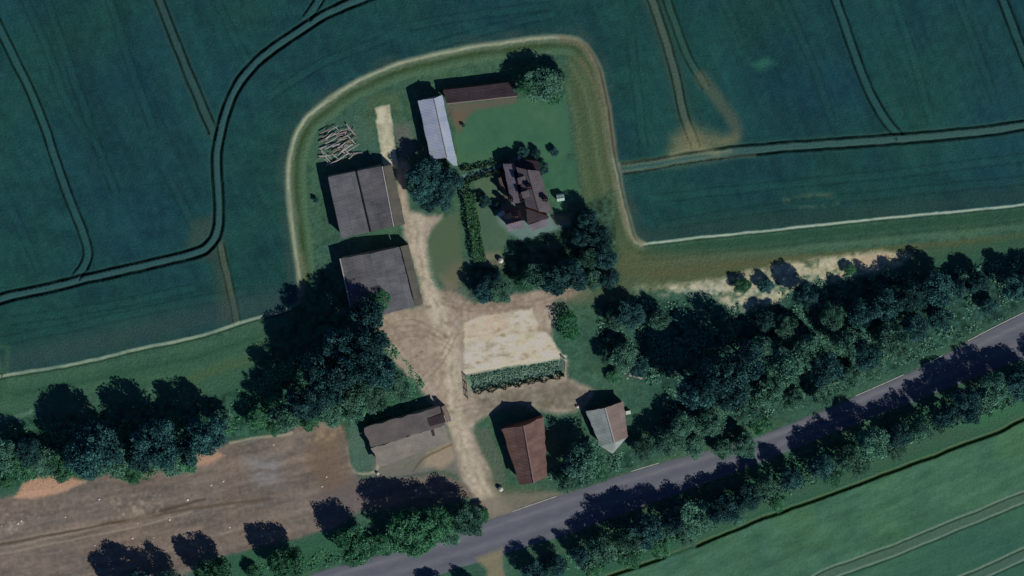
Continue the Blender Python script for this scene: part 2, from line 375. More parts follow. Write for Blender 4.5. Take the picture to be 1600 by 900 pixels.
# woodland floor
wl = [(935, 470), (1000, 468), (1130, 478), (1200, 478), (1260, 440), (1400, 425), (1500, 420), (1680, 380), (1680, 470), (1600, 482), (1450, 555), (1300, 620), (1100, 690), (1000, 725), (880, 772), (850, 740), (1000, 700), (1040, 640), (1030, 610), (930, 560)]
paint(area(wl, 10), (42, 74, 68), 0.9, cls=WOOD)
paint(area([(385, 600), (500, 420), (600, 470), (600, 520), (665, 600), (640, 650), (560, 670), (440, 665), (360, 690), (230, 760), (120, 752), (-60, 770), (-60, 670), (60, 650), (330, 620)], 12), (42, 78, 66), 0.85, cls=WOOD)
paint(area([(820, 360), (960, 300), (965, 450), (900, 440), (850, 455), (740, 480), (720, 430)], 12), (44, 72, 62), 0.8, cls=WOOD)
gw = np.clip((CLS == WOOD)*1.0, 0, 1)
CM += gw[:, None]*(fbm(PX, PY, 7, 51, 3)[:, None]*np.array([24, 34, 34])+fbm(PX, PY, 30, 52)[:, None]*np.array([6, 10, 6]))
# lawn and garden
paint(area([(705, 160), (885, 150), (893, 235), (870, 262), (715, 262)], 4, sm=0), (58, 96, 77), 0.95, cls=LAWN, z=0.0)
paint(area([(738, 275), (790, 268), (800, 320), (790, 400), (755, 410), (742, 330)], 4), (72, 95, 80), 0.9, cls=LAWN, z=0.0)
paint(area([(840, 250), (900, 245), (905, 300), (880, 330), (860, 300)], 5), (52, 92, 74), 0.8, cls=LAWN)
lw = (CLS == LAWN)[:, None]*1.0
CM += lw*(fbm(PX, PY, 36, 55)[:, None]*np.array([9, 6, 1])+n3[:, None]*np.array([3, 4, 3]))
paint(area([(695, 163), (803, 152), (806, 162), (745, 172), (722, 196), (712, 200)], 5), (96, 84, 80), 0.8)
paint(area([(712, 180), (728, 178), (722, 205), (714, 208)], 6), (104, 82, 68), 0.6)
paint(area([(676, 340), (720, 335), (722, 400), (726, 440), (700, 450), (678, 430), (668, 390)], 6), (76, 92, 74), 0.95, cls=LAWN, z=0.0)
paint(area([(698, 420), (726, 405), (726, 450), (700, 458)], 9), (104, 98, 84), 0.6)
paint(area([(780, 392), (750, 396), (755, 412), (785, 418)], 5), (116, 110, 96), 0.7)
paint(line([(722, 276), (745, 268), (785, 260), (806, 250), (840, 244)], 6, 5), (88, 118, 128), 0.8)
# patios about the house
paint(area([(776, 326), (800, 314), (820, 322), (862, 336), (892, 334), (894, 352), (860, 362), (832, 372), (812, 376), (795, 366), (780, 350)], 4, sm=0), (100, 122, 126), 0.8, cls=SLAB)
paint(area([(864, 336), (892, 333), (892, 345), (866, 348)], 3), (98, 104, 84), 0.7)
paint(area([(784, 258), (798, 248), (806, 254), (790, 300), (800, 316), (788, 312)], 4), (92, 104, 104), 0.7)
# soil/cream strip at the top of the eastern wood
cr = [(1040, 447), (1080, 441), (1130, 434), (1200, 416), (1260, 404), (1320, 398), (1380, 391), (1425, 396), (1412, 412), (1370, 428), (1310, 440), (1240, 452), (1215, 475), (1150, 490), (1112, 462), (1075, 454), (1042, 453)]
mc = area(cr, 5)*np.clip(1.0+1.3*fbm(PX, PY, 9, 63, 3), 0, 1); paint(area([(985, 446), (1040, 444), (1130, 440), (1100, 462), (990, 462)], 6)*np.clip(.4+1.6*fbm(PX, PY, 7, 64, 3), 0, 1), (150, 150, 136), .7)
paint(mc, (168, 162, 146), 0.9, cls=YARD, z=0.03)
CM += mc[:, None]*(fbm(PX, PY, 6, 61, 3)[:, None]*np.array([34, 32, 30])+fbm(PX, PY, 24, 62)[:, None]*np.array([14, 8, 0]))
paint(area([(1330, 402), (1380, 394), (1412, 400), (1370, 420), (1340, 418)], 7), (172, 150, 130), 0.7)
# farm yard
yd = [(622, 250), (642, 262), (640, 330), (692, 334), (672, 362), (667, 400), (678, 448), (712, 456), (742, 474), (800, 462), (862, 450), (925, 450), (928, 458), (905, 470), (866, 470), (868, 492), (862, 536), (888, 562), (890, 590), (930, 610), (900, 640), (860, 645), (800, 632), (762, 650), (742, 668), (752, 700), (768, 735), (782, 770), (800, 795), (770, 805), (735, 776), (716, 735), (706, 690), (692, 650), (660, 612), (634, 582), (600, 545), (588, 505), (610, 485), (660, 476), (652, 420), (636, 380), (624, 330)]
my = area(yd, 4, sm=3); paint(my, (145, 134, 126), cls=YARD, z=0.02)
paint(area([(690, 430), (745, 470), (800, 462), (900, 445), (930, 470), (870, 480), (800, 490), (725, 505), (700, 480)], 9), (132, 116, 108), 0.5)
paint(area([(735, 618), (890, 598), (930, 610), (900, 642), (850, 640), (760, 640)], 9), (108, 104, 96), 0.75)
paint(area([(590, 500), (660, 482), (720, 520), (725, 600), (700, 640), (640, 585)], 14), (142, 128, 120), 0.6)
# the worn driveway
dr = [(650, 345), (652, 380), (664, 430), (682, 480), (700, 530), (706, 580), (712, 640), (722, 690), (742, 740), (772, 792)]
paint(line(dr, 26, 16, X=WX, Y=WY), (168, 158, 146), 0.75)
CM += my[:, None]*(fbm(PX, PY, 26, 63)[:, None]*np.array([15, 14, 13])+fbm(PX, PY, 6, 64, 3)[:, None]*np.array([22, 23, 24]))
paint(area([(890, 436), (1000, 440), (985, 468), (890, 474), (905, 455)], 10), (74, 88, 70), 0.8)
for o_ in (-6, 6):
    dd = offset(smooth(dr), o_); paint(line(dd, 3.5, 4, X=WX, Y=WY, sm=False)*np.clip(.4+fbm(PX, PY, 20, 66), 0, 1), (186, 176, 162), 0.6)
paint(line(smooth(dr), 3, 4, X=WX, Y=WY, sm=False)*np.clip(fbm(PX, PY, 18, 68)+.3, 0, 1), (112, 108, 92), 0.6)
for k_ in range(70):
    a_, b_ = rng.uniform(590, 900), rng.uniform(345, 650); q_ = rng.uniform(1.5, 6)
    dm_ = (1-sstep(q_*.3, q_*1.4, np.hypot((WX-a_)*.8, WY-b_)))*my
    paint(dm_, [(104, 92, 74), (98, 102, 82), (168, 158, 148), (96, 84, 76)][k_ % 4], 0.5)
for pl in ([(600, 510), (650, 505), (700, 530)], [(606, 530), (660, 520), (706, 548)], [(715, 640), (800, 625), (890, 610)], [(655, 600), (690, 560), (712, 520)], [(690, 470), (740, 482), (820, 476), (900, 458)]):
    for g_ in (-4, 4): paint(line(offset(smooth(pl), g_), 2, 3, X=WX, Y=WY, sm=False)*my, (112, 100, 92), 0.45)
# sides of the drive
paint(area([(738, 672), (764, 668), (778, 700), (792, 748), (776, 756), (756, 716)], 4), (82, 94, 84), 0.85)
paint(area([(585, 720), (640, 700), (700, 668), (712, 700), (722, 745), (690, 735), (620, 748), (580, 752)], 6), (112, 106, 104), 0.85, cls=YARD)
paint(area([(668, 706), (706, 690), (712, 716), (690, 732), (662, 728)], 5), (152, 136, 122), 0.75)
paint(line([(645, 735), (662, 716), (690, 702), (706, 694)], 3, 3), (88, 74, 58), 0.7)
paint(area([(575, 690), (600, 718), (570, 738), (548, 728), (543, 690), (550, 660)], 6), (80, 104, 98), 0.7)
paint(line([(541, 700), (545, 722), (556, 738), (584, 738), (592, 722)], 4, 4), (158, 158, 140), 0.85)
paint(area([(755, 735), (800, 762), (860, 765), (870, 775), (800, 800), (770, 770)], 8), (92, 92, 78), 0.6)
# concrete pad, bank and track north of the big barn
sl = [(724, 503), (770, 492), (832, 482), (842, 510), (864, 532), (886, 562), (800, 572), (726, 584)]
ms = area(sl, 2.5); paint(ms, (184, 176, 164), 0.95, cls=SLAB, z=0.06)
CM += ms[:, None]*(fbm(PX*.6, PY, 5, 65, 3)[:, None]*np.array([36, 36, 38])+fbm((PX+PY*.2)*.2, PY-PX*-.22, 6, 69, 3)[:, None]*np.array([26, 26, 26])+fbm(PX, PY, 30, 66)[:, None]*np.array([10, 4, -4]))
paint(area([(724, 503), (790, 490), (800, 508), (760, 530), (728, 534)], 8), (176, 156, 144), 0.5)
for cx, cy, rr in ((772, 514, 5), (758, 540, 8), (795, 552, 6), (820, 556, 5), (838, 516, 7), (786, 522, 4), (745, 566, 4)):
    paint((1-sstep(rr*.1, rr*1.3, np.hypot((WX-cx)*.5, WY-cy)))*np.clip(.6+n3*1.5, 0, 1), (124, 102, 82), 0.7)
paint(line([(727, 580), (800, 568), (884, 556)], 5, 4), (196, 190, 166), 0.75)
paint(line([(728, 505), (728, 545)], 3, 3), (196, 178, 150), 0.5)
for cy_ in ((512, 500), (528, 514)): paint(line([(734, cy_[0]+6), (800, cy_[1]), (834, cy_[1]-8)], 2, 2), (186, 166, 146), 0.4)
paint(area([(727, 587), (800, 573), (884, 560), (882, 585), (800, 600), (736, 611)], 2.5), (98, 130, 118), 0.95, cls=VERGE)
paint(area([(727, 587), (800, 573), (880, 561), (870, 570), (790, 584), (730, 594)], 3), (70, 100, 82), 0.6)
pt = [(585, 168), (608, 163), (613, 190), (618, 225), (624, 262), (599, 262), (594, 225), (588, 195)]
mp_ = area(pt, 1.5); paint(mp_, (170, 166, 148), 0.95, cls=SLAB, z=0.08)
CM += mp_[:, None]*fbm(PX, PY, 5, 67, 3)[:, None]*np.array([24, 24, 26])
paint(area([(587, 168), (597, 166), (600, 190), (590, 192)], 2), (204, 196, 172), 0.6)
paint(area([(612, 195), (640, 190), (650, 240), (625, 250)], 7), (100, 98, 98), 0.7)
paint(area([(575, 150), (620, 145), (628, 200), (610, 165), (585, 168), (580, 220), (570, 180)], 7), (78, 92, 66), 0.5)
paint(area([(490, 200), (560, 185), (590, 200), (590, 240), (500, 262)], 12), (72, 98, 92), 0.45)
# brown dirt lot
lt = [(-60, 792), (0, 780), (24, 773), (60, 765), (135, 752), (170, 740), (230, 738), (290, 728), (300, 712), (345, 694), (440, 680), (468, 662), (528, 655), (543, 690), (546, 726), (560, 745), (595, 752), (690, 738), (722, 750), (742, 776), (690, 790), (560, 800), (520, 828), (440, 848), (350, 868), (300, 892), (260, 930), (-60, 930)]
ml = area(lt, 4); paint(ml, (106, 97, 94), cls=LOT, z=0.0)
fl = fbm((PX+PY*.25)*.16, PY+PX*.22, 9, 71); fl2 = fbm(PX, PY, 60, 72)
CM += ml[:, None]*(fl[:, None]*np.array([22, 19, 17])+fl2[:, None]*np.array([12, 7, 4])+fbm(PX, PY, 5, 73, 3)[:, None]*np.array([14, 13, 12]))
Z += ml*(0.06*fl)
for pl in ([(-30, 862), (60, 845), (180, 818), (250, 800)], [(-30, 872), (80, 850), (200, 826), (300, 800)], [(0, 848), (120, 826), (240, 806)]):
    paint(line(pl, 3, 4), (150, 138, 128), 0.55*1)
paint(line([(-30, 856), (100, 832), (200, 812), (320, 780)], 4, 4), (66, 54, 44), 0.6)
paint(line([(160, 820), (230, 808), (300, 795), (420, 780)], 4, 5), (70, 56, 44), 0.5)
paint(area([(170, 780), (250, 770), (255, 800), (190, 812)], 12)*np.clip(fbm(PX, PY, 6, 74, 2)*1.5+.2, 0, 1), (156, 146, 132), 0.7)
paint(area([(0, 800), (60, 805), (50, 830), (0, 840)], 12)*np.clip(fbm(PX, PY, 6, 75, 2)*1.5, 0, 1), (160, 150, 140), 0.7)
paint(area([(380, 715), (440, 712), (440, 760), (395, 758)], 14)*np.clip(fbm((PX+PY*.3)*.3, PY, 8, 76, 2)+.5, 0, 1), (128, 126, 134), 0.75)
paint(area([(490, 670), (535, 665), (540, 740), (560, 760), (510, 780), (480, 720)], 14), (104, 86, 74), 0.6)
paint(area([(560, 745), (640, 742), (560, 800), (500, 820), (500, 770)], 14), (92, 88, 96), 0.6)
paint(area([(22, 777), (34, 757), (62, 742), (98, 735), (112, 745), (134, 753), (96, 768), (50, 778)], 3), (172, 136, 118), 0.95)
paint(area([(22, 777), (96, 764), (134, 752), (96, 770), (50, 779)], 3), (172, 142, 126), 0.6)
paint(area([(297, 731), (303, 712), (330, 701), (352, 713), (330, 724)], 3), (164, 132, 116), 0.9)
paint(area([(170, 748), (205, 734), (226, 740), (200, 756)], 7), (120, 102, 90), 0.6)
paint(line([(360, 692), (400, 684), (440, 680), (456, 676)], 4, 3), (150, 142, 128), 0.8)
paint(area([(466, 664), (520, 652), (534, 670), (520, 690), (480, 690)], 8)*np.clip(fbm(PX, PY, 8, 77, 2)+.7, 0, 1), (148, 132, 112), 0.7)
paint(area([(340, 874), (440, 850), (520, 835), (560, 850), (540, 870), (480, 890), (420, 930), (300, 930), (310, 892)], 6), (48, 88, 70), 0.9, cls=VERGE)
# south side
so = [(-300, 1700), (-300, 1200), (560, 990), (760, 915), (900, 860), (1100, 780), (1200, 735), (1400, 655), (1700, 545), (2400, 280), (2400, 1700)]
paint(area(so, 3, warp=False), (48, 88, 72), 1.0, cls=VERGE, z=0.0)
sl_ = [(200, 1210), (880, 935), (940, 905), (1033, 873), (1090, 852), (1200, 808), (1300, 772), (1400, 735), (1500, 697), (1560, 675), (1600, 655), (1700, 615), (2400, 340)]
m2 = area(list(smooth(sl_))+[(2400, 1700), (200, 1700)], 2, warp=False); paint(m2, (64, 102, 82), cls=SOUTH, z=0.25)
sg = fbm((PX+PY*.3)*.3, PY+PX*.4, 10, 81); s2_ = fbm(PX, PY, 70, 82)
CM += m2[:, None]*(sg[:, None]*np.array([12, 14, 13])+s2_[:, None]*np.array([7, 8, -4])+n3[:, None]*np.array([4, 6, 5]))
paint(area([(1350, 900), (1450, 840), (1600, 790), (1700, 750), (1700, 1000), (1300, 1000)], 40), (44, 84, 78), 0.6)
paint(area([(1040, 868), (1200, 795), (1400, 722), (1560, 665), (1640, 640), (1640, 600), (1560, 630), (1400, 705), (1300, 745), (1200, 780), (1100, 810)], 8), (62, 90, 74), 0.7)
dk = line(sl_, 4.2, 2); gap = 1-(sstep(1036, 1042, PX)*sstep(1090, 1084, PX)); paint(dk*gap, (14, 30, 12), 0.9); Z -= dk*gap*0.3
paint(line(offset(smooth(sl_), -4), 3, 3, sm=False), (104, 112, 84), 0.5)
for pl in ([(1250, 930), (1285, 900), (1350, 875), (1400, 857), (1500, 816), (1600, 775), (1680, 742)], [(1440, 930), (1520, 900), (1600, 864), (1680, 835)]):
    sp = smooth(pl)
    paint(line(sp, 16, 6, sm=False), (76, 96, 88), 0.6)
    for s in (-1, 1):
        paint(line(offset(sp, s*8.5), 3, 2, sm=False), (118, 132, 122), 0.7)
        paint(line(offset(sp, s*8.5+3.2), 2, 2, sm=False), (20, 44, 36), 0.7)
paint(area([(1480, 640), (1540, 615), (1580, 610), (1600, 640), (1540, 665), (1500, 665)], 14), (50, 112, 76), 0.5)
# road A: shoulder, carriageway, side lane
rt = [(2400, 100), (1700, 445), (1600, 490), (1517, 532), (1456, 566), (1388, 598), (1300, 636), (1250, 657), (1200, 676), (1100, 706), (1000, 734), (870, 777), (800, 801), (700, 836), (600, 866), (500, 894), (400, 925), (-300, 1130)]
rb = [(2400, 210), (1700, 520), (1600, 561), (1500, 600), (1400, 637), (1300, 678), (1200, 717), (1100, 756), (1000, 793), (900, 830), (800, 862), (700, 893), (600, 925), (-260, 1190)]
rts, rbs = smooth(rt), smooth(rb)
paint(line(offset(smooth(rt[1:8]), -9), 20, 7, sm=False), (92, 92, 92), 0.85)
paint(line(offset(smooth(rt[9:]), -5), 12, 8, sm=False), (88, 92, 86), 0.7)
paint(area([(740, 780), (800, 770), (870, 768), (900, 770), (800, 806), (740, 822)], 6), (112, 106, 100), 0.8, cls=YARD)
mr = area(list(rts)+list(rbs)[::-1], 1.2, warp=False); paint(mr, (90, 93, 108), cls=ROAD, z=0.05)
for k_, (c_, a_) in enumerate((((112, 112, 124), .5), ((84, 86, 102), .5), ((108, 108, 120), .45), ((82, 84, 98), .45))):
    f_ = 0.2+0.2*k_; mid_ = rts[:min(len(rts), len(rbs))]*0
    n_ = 90; i1 = np.linspace(0, len(rts)-1, n_); i2 = np.linspace(0, len(rbs)-1, n_)
    A1 = np.stack([np.interp(i1, range(len(rts)), rts[:, q]) for q in (0, 1)], 1); A2 = np.stack([np.interp(i2, range(len(rbs)), rbs[:, q]) for q in (0, 1)], 1)
    paint(line(A1*(1-f_)+A2*f_, 6, 6, sm=False)*mr, c_, a_)
CM += mr[:, None]*fbm(PX+PY, PY*2.5, 14, 83, 3)[:, None]*np.array([6, 6, 6])
paint(area([(742, 872), (786, 856), (786, 880), (796, 930), (762, 930), (760, 890)], 4), (118, 112, 96), 0.95, cls=YARD)

CM = np.clip(CM, 2, 250)
ALB = np.clip(lin(CM)/FACT, 0.002, 0.8)
names = {CROP: ('crop_field', 'dark teal green crop field with tractor ruts', ground_mat('crop_canopy', 0.42, 2.2, 0.9, 0.35)),
         VERGE: ('grass_verge', None, ground_mat('rough_grass', 0.42, 1.8, 0.9, 0.3)),
         TRACK: ('field_edge_path', None, ground_mat('trodden_earth', 0.3, 1.6, 0.5, 0.12)),
         LAWN: ('lawn', None, ground_mat('mown_grass', 0.22, 2.6, 0.4, 0.1)),
         YARD: ('farmyard', None, ground_mat('yard_gravel', 0.28, 1.8, 0.5, 0.1)),
         LOT: ('dirt_ground', None, ground_mat('bare_earth', 0.3, 1.5, 0.6, 0.14)),
         ROAD: ('road', None, ground_mat('asphalt', 0.16, 3.0, 0.3, 0.03, 0.85)),
         SOUTH: ('grass_field', None, ground_mat('meadow_grass', 0.34, 1.8, 0.8, 0.25)),
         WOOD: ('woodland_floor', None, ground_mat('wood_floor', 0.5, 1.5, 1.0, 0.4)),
         SLAB: ('concrete_pad', None, ground_mat('worn_concrete', 0.28, 2.4, 0.4, 0.06))}
allv = np.stack([gx.ravel(), gy.ravel(), Z], 1).astype(np.float32)
I0 = (np.arange(NY-1)[:, None]*NX+np.arange(NX-1)[None, :]).ravel()
F = np.stack([I0, I0+1, I0+1+NX, I0+NX], 1)
fc = CLS[I0]
def sheet(name, verts, faces, cols, mat):
    me = bpy.data.meshes.new(name); me.vertices.add(len(verts)); me.vertices.foreach_set('co', verts.astype(np.float32).ravel())
    me.loops.add(faces.size); me.loops.foreach_set('vertex_index', faces.astype(np.int32).ravel())
    me.polygons.add(len(faces)); me.polygons.foreach_set('loop_start', np.arange(0, faces.size, 4, dtype=np.int32))
    a = me.color_attributes.new('Col', 'FLOAT_COLOR', 'POINT')
    a.data.foreach_set('color', np.concatenate([cols, np.ones((len(cols), 1))], 1).astype(np.float32).ravel())
    me.update(calc_edges=True); me.polygons.foreach_set('use_smooth', np.ones(len(faces), bool)); me.materials.append(mat)
    o = bpy.data.objects.new(name, me); COL.objects.link(o); return tag(o, kind='structure')
GO = {}
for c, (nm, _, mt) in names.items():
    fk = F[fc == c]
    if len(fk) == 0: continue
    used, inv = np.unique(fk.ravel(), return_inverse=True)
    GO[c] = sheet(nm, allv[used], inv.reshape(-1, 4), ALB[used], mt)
# the land beyond the picture, one coarse sheet under everything, out to the horizon
R = 6000.0
gm = plain_mat('distant_fields', A(36, 76, 70), 0.25, 0.02, col2=A(50, 82, 62))
MB().quad_slab([(-R, -R, -0.6), (R, -R, -0.6), (R, R, -0.6), (-R, R, -0.6)], 0.5).build('ground', gm)['kind'] = 'structure'

# white edge line and centre dashes of the road, just proud of the asphalt
white = plain_mat('road_paint', A(150, 150, 156), 0.25, 3.0, 0.7)
def ribbon(pl, wd, z, name, mat, parent, breaks=None):
    pl = [G(p[0], p[1], z) for p in pl]; mb = MB()
    for i in range(len(pl)-1):
        if breaks and (i % breaks[0]) >= breaks[1]: continue
        a, b = pl[i], pl[i+1]; t = (b-a).normalized(); n = Vector((-t.y, t.x, 0))*wd/2
        q0 = len(mb.v); mb.v += [tuple(a-n), tuple(b-n), tuple(b+n), tuple(a+n)]; mb.f.append([q0, q0+1, q0+2, q0+3]); mb.uv += [(0, 0), (1, 0), (1, 1), (0, 1)]
    return mb.build(name, mat, parent)
el = smooth(offset(rts, 1.6), 3)
for x0, x1 in ((795, 872), (985, 1030), (1335, 1412), (1440, 1474), (1512, 1660)):
    ribbon([p for p in el if x0 <= p[0] <= x1], 0.17, 0.09, 'edge_line', white, GO[ROAD])

# ------------------------------------------------------------------ foliage
LM = {'dark': leaf_mat('leaves_dark', A(12, 40, 50), A(64, 106, 108), 0.3),
      'teal': leaf_mat('leaves_teal', A(22, 60, 56), A(96, 138, 122), 0.3),
      'green': leaf_mat('leaves_green', A(26, 72, 56), A(84, 134, 104), 0.25),
      'bright': leaf_mat('leaves_bright', A(18, 70, 48), A(62, 116, 82), 0.1),
      'hedge_shade': leaf_mat('leaves_hedge_shade', A(14, 26, 24), A(34, 54, 46), 0.1),  # near-black leaves: the shadow at the hedges is put into their colour
      'pale': leaf_mat('leaves_pale', A(62, 92, 84), A(122, 150, 140), 0.1),
      'hedge': leaf_mat('leaves_hedge', A(36, 72, 50), A(78, 118, 88), 0.2)}
bark = plain_mat('bark', (0.09, 0.075, 0.06, 1), 0.35, 6.0)
def leaf_mesh(name, cen, size, shade, seed, flat=0.35):
    """one mesh of many small rhombic leaf sprays at the given centres"""
    r = np.random.default_rng(seed); n = len(cen)
    nr = r.normal(size=(n, 3)); nr[:, 2] = np.abs(nr[:, 2])+flat; nr /= np.linalg.norm(nr, axis=1)[:, None]
    t = np.cross(nr, r.normal(size=(n, 3))); t /= np.linalg.norm(t, axis=1)[:, None]; b = np.cross(nr, t)
    sz = (size*r.uniform(0.55, 1.35, n))[:, None]; asp = r.uniform(0.5, 0.9, n)[:, None]
    v = np.stack([cen-t*sz, cen-b*sz*asp, cen+t*sz, cen+b*sz*asp], 1).reshape(-1, 3)
    me = bpy.data.meshes.new(name); me.vertices.add(4*n); me.vertices.foreach_set('co', v.astype(np.float32).ravel())
    me.loops.add(4*n); me.loops.foreach_set('vertex_index', np.arange(4*n, dtype=np.int32)); me.polygons.add(n)
    me.polygons.foreach_set('loop_start', np.arange(0, 4*n, 4, dtype=np.int32))
    a = me.attributes.new('leaf', 'FLOAT', 'FACE'); a.data.foreach_set('value', np.clip(shade, 0, 1).astype(np.float32))
    me.update(calc_edges=True); return me
def crown_mesh(seed, n=12000, nc=120, squat=0.85, ragged=0.25):
    """unit crown: clumps of leaf sprays spread through a lumpy volume, radius about 1"""
    r = np.random.default_rng(seed); cs = []
    lob = r.uniform(0, 2*math.pi, 4); amp = r.uniform(0.05, 0.15, 4)
    while len(cs) < nc:
        p = r.uniform(-1, 1, 3); l = np.linalg.norm(p); an = math.atan2(p[1], p[0])
        R_ = 0.84*(1+sum(a*math.cos((k+2)*an+q) for k, (a, q) in enumerate(zip(amp, lob))))
        if l < R_ and l > 0.5*R_ and (len(cs) < 8 or min(np.linalg.norm(p-c) for c in cs) > 0.12): cs.append(p)
    cs = np.array(cs); rad = r.uniform(0.09, 0.24, nc)*(1+ragged*r.normal(size=nc)*.4); br = r.uniform(0, 1, nc)
    k = r.choice(nc, n, p=rad**2/np.sum(rad**2)); d = r.normal(size=(n, 3)); d /= np.linalg.norm(d, axis=1)[:, None]
    cen = cs[k]+d*(rad[k]*r.uniform(0.45, 1.05, n)**0.6)[:, None]
    kk = r.random(n) < 0.14; dd = r.normal(size=(n, 3)); dd /= np.linalg.norm(dd, axis=1)[:, None]
    cen[kk] = (dd*(r.uniform(0.45, 0.98, n)[:, None]))[kk]
    cen[:, 2] *= squat
    sh = (0.6*br[k]+0.4*r.uniform(0, 1, n))**1.4*1.15
    return leaf_mesh('crown', cen, 0.04, sh, seed+1)
CROWNS = {}
for i, mk in enumerate(('dark', 'teal', 'green')):
    CROWNS[mk] = []
    for q in range(4):
        me = crown_mesh(100+i*10+q, squat=random.uniform(.8, 1.0)); me.materials.append(LM[mk]); CROWNS[mk].append(me)
def trunk_mesh(seed):
    """unit tree skeleton: ground at z=0, crown centre at z=1; tapered trunk and five limbs"""
    r = random.Random(seed); mb = MB(); j = lambda s_: r.uniform(-s_, s_)
    mb.tube([(0, 0, -0.02), (j(.01), j(.01), .25), (j(.03), j(.03), .55), (j(.05), j(.05), .85), (j(.06), j(.06), 1.15)], [.055, .04, .032, .022, .008])
    for k in range(6):
        a = k*1.05+j(.3); z = r.uniform(.4, .8); L = r.uniform(.25, .42)
        mb.tube([(0, 0, z), (math.cos(a)*L*.5, math.sin(a)*L*.5, z+.16), (math.cos(a)*L, math.sin(a)*L, z+.26)], [.02, .013, .005], 5)
    me = mb.mesh('trunk'); me.materials.append(bark); return me
TRUNKS = [trunk_mesh(s) for s in range(4)]
def tree(px, py, rp, h, kind, label, group, name='broadleaf_tree', cat='tree'):
    r = rp*S; zc = h*0.58
    g = G(px, py, zc); e = empty(name, (g.x, g.y, 0), label, cat, group, rz=random.uniform(0, 6.28))
    c = bpy.data.objects.new('crown', random.choice(CROWNS[kind])); COL.objects.link(c); c.parent = e
    c.location = (0, 0, zc); c.scale = (r*random.uniform(.98, 1.12), r*random.uniform(.98, 1.12), h*.45)
    c.rotation_euler = (random.uniform(-.15, .15), random.uniform(-.15, .15), random.uniform(0, 6.28))
    t = bpy.data.objects.new('trunk', random.choice(TRUNKS)); COL.objects.link(t); t.parent = e; t.scale = (zc*.9, zc*.9, zc)
    return e
ORD = ['', 'second', 'third', 'fourth', 'fifth', 'sixth', 'seventh', 'eighth', 'ninth', 'tenth', 'eleventh', 'twelfth', 'thirteenth', 'fourteenth', 'fifteenth', 'sixteenth', 'seventeenth', 'eighteenth', 'nineteenth', 'twentieth', 'twenty-first', 'twenty-second', 'twenty-third', 'twenty-fourth']
def row(items, where, group, kinds, name='broadleaf_tree', word='tree'):
    items = sorted(items); n = len(items)
    for i, it in enumerate(items):
        k = it[4] if len(it) > 4 else random.choice(kinds)
        cw = {'dark': 'dark blue-green', 'teal': 'teal green', 'green': 'mid green'}[k]
        pos = 'leftmost' if i == 0 else 'rightmost' if i == n-1 else ORD[i]+' from left'
        tree(it[0], it[1], it[2], it[3], k, f'{cw} {word}, {pos} {where}', group, name, 'tree' if word != 'bush' else 'bush')

row([(-6, 715, 30, 8, 'teal'), (28, 728, 26, 6, 'green'), (44, 705, 22, 8, 'dark'), (70, 722, 24, 6, 'teal'), (12, 745, 20, 5, 'green')], 'at the far left above the dirt', 'trees at the far left above the dirt ground', ['dark', 'green'])
row([(150, 700, 40, 14, 'dark'), (128, 712, 30, 12, 'dark'), (176, 716, 30, 9, 'teal'), (244, 694, 38, 14, 'dark'), (222, 708, 28, 10, 'dark'), (262, 716, 26, 7, 'teal'), (322, 682, 30, 13, 'dark'), (300, 695, 28, 11, 'dark'), (345, 655, 16, 5, 'teal'), (98, 728, 24, 6, 'green'), (205, 732, 22, 5, 'green'), (290, 722, 20, 5, 'green')],
    'in the tall row above the dirt', 'tall tree row above the brown dirt ground', ['dark'])
row([(575, 492, 27, 12, 'dark'), (574, 540, 33, 16, 'dark'), (545, 570, 33, 17, 'dark'), (590, 580, 27, 14, 'dark'), (515, 600, 32, 16, 'dark'), (555, 610, 30, 14, 'teal'), (478, 628, 30, 14, 'dark'), (446, 650, 24, 11, 'teal'), (532, 535, 28, 15, 'dark'), (495, 570, 26, 14, 'dark')],
    'of the tallest trees by the second barn', 'tallest trees west of the farmyard', ['dark'])
row([(592, 468, 18, 6), (613, 598, 20, 6), (585, 622, 22, 6), (515, 645, 22, 6), (552, 645, 18, 5), (628, 612, 16, 4), (402, 655, 18, 5), (480, 655, 16, 4), (430, 668, 14, 3)],
    'of the lower trees above the grey shed', 'lower leafy trees between the tall clump and the grey shed', ['teal', 'teal', 'green'])
row([(212, 925, 32, 10, 'dark'), (266, 915, 28, 9, 'teal'), (335, 900, 30, 9, 'green'), (447, 882, 30, 9, 'green'), (556, 852, 32, 9, 'green'), (640, 830, 38, 11, 'green'), (682, 818, 28, 10, 'green'), (730, 812, 26, 9, 'teal'), (600, 850, 18, 4), (656, 850, 18, 4), (700, 838, 18, 4), (752, 806, 14, 3), (395, 895, 12, 3)],
    'in the row between dirt and road', 'trees between the dirt ground and the road', ['green', 'teal'])
row([(668, 275, 27, 7), (698, 284, 24, 7), (660, 298, 22, 6), (690, 306, 20, 6), (672, 318, 13, 4), (645, 290, 14, 5)], 'between the twin roof barn and white barn', 'tree clump beside the white barn', ['dark', 'teal'])
row([(850, 132, 28, 7, 'teal'), (824, 134, 18, 6), (872, 118, 14, 5), (866, 148, 16, 4), (832, 112, 12, 4)], 'at the lawn corner behind the long shed', 'trees at the top right corner of the lawn', ['teal', 'green'])
row([(920, 345, 17, 7, 'dark'), (938, 372, 18, 8, 'dark'), (908, 372, 15, 7, 'dark'), (945, 402, 19, 8, 'dark'), (920, 402, 17, 7, 'teal'), (952, 434, 17, 7, 'dark'), (928, 436, 17, 6, 'teal')], 'in the dark column right of the house', 'dark trees right of the house', ['dark', 'teal'])
row([(893, 430, 25, 9, 'dark'), (865, 438, 24, 9, 'dark'), (842, 432, 22, 8, 'teal'), (820, 440, 16, 5, 'green'), (780, 455, 20, 6, 'teal'), (756, 456, 17, 6, 'dark'), (770, 438, 14, 5, 'dark')], 'in the belt just below the house', 'trees between the house and the yard', ['dark'])
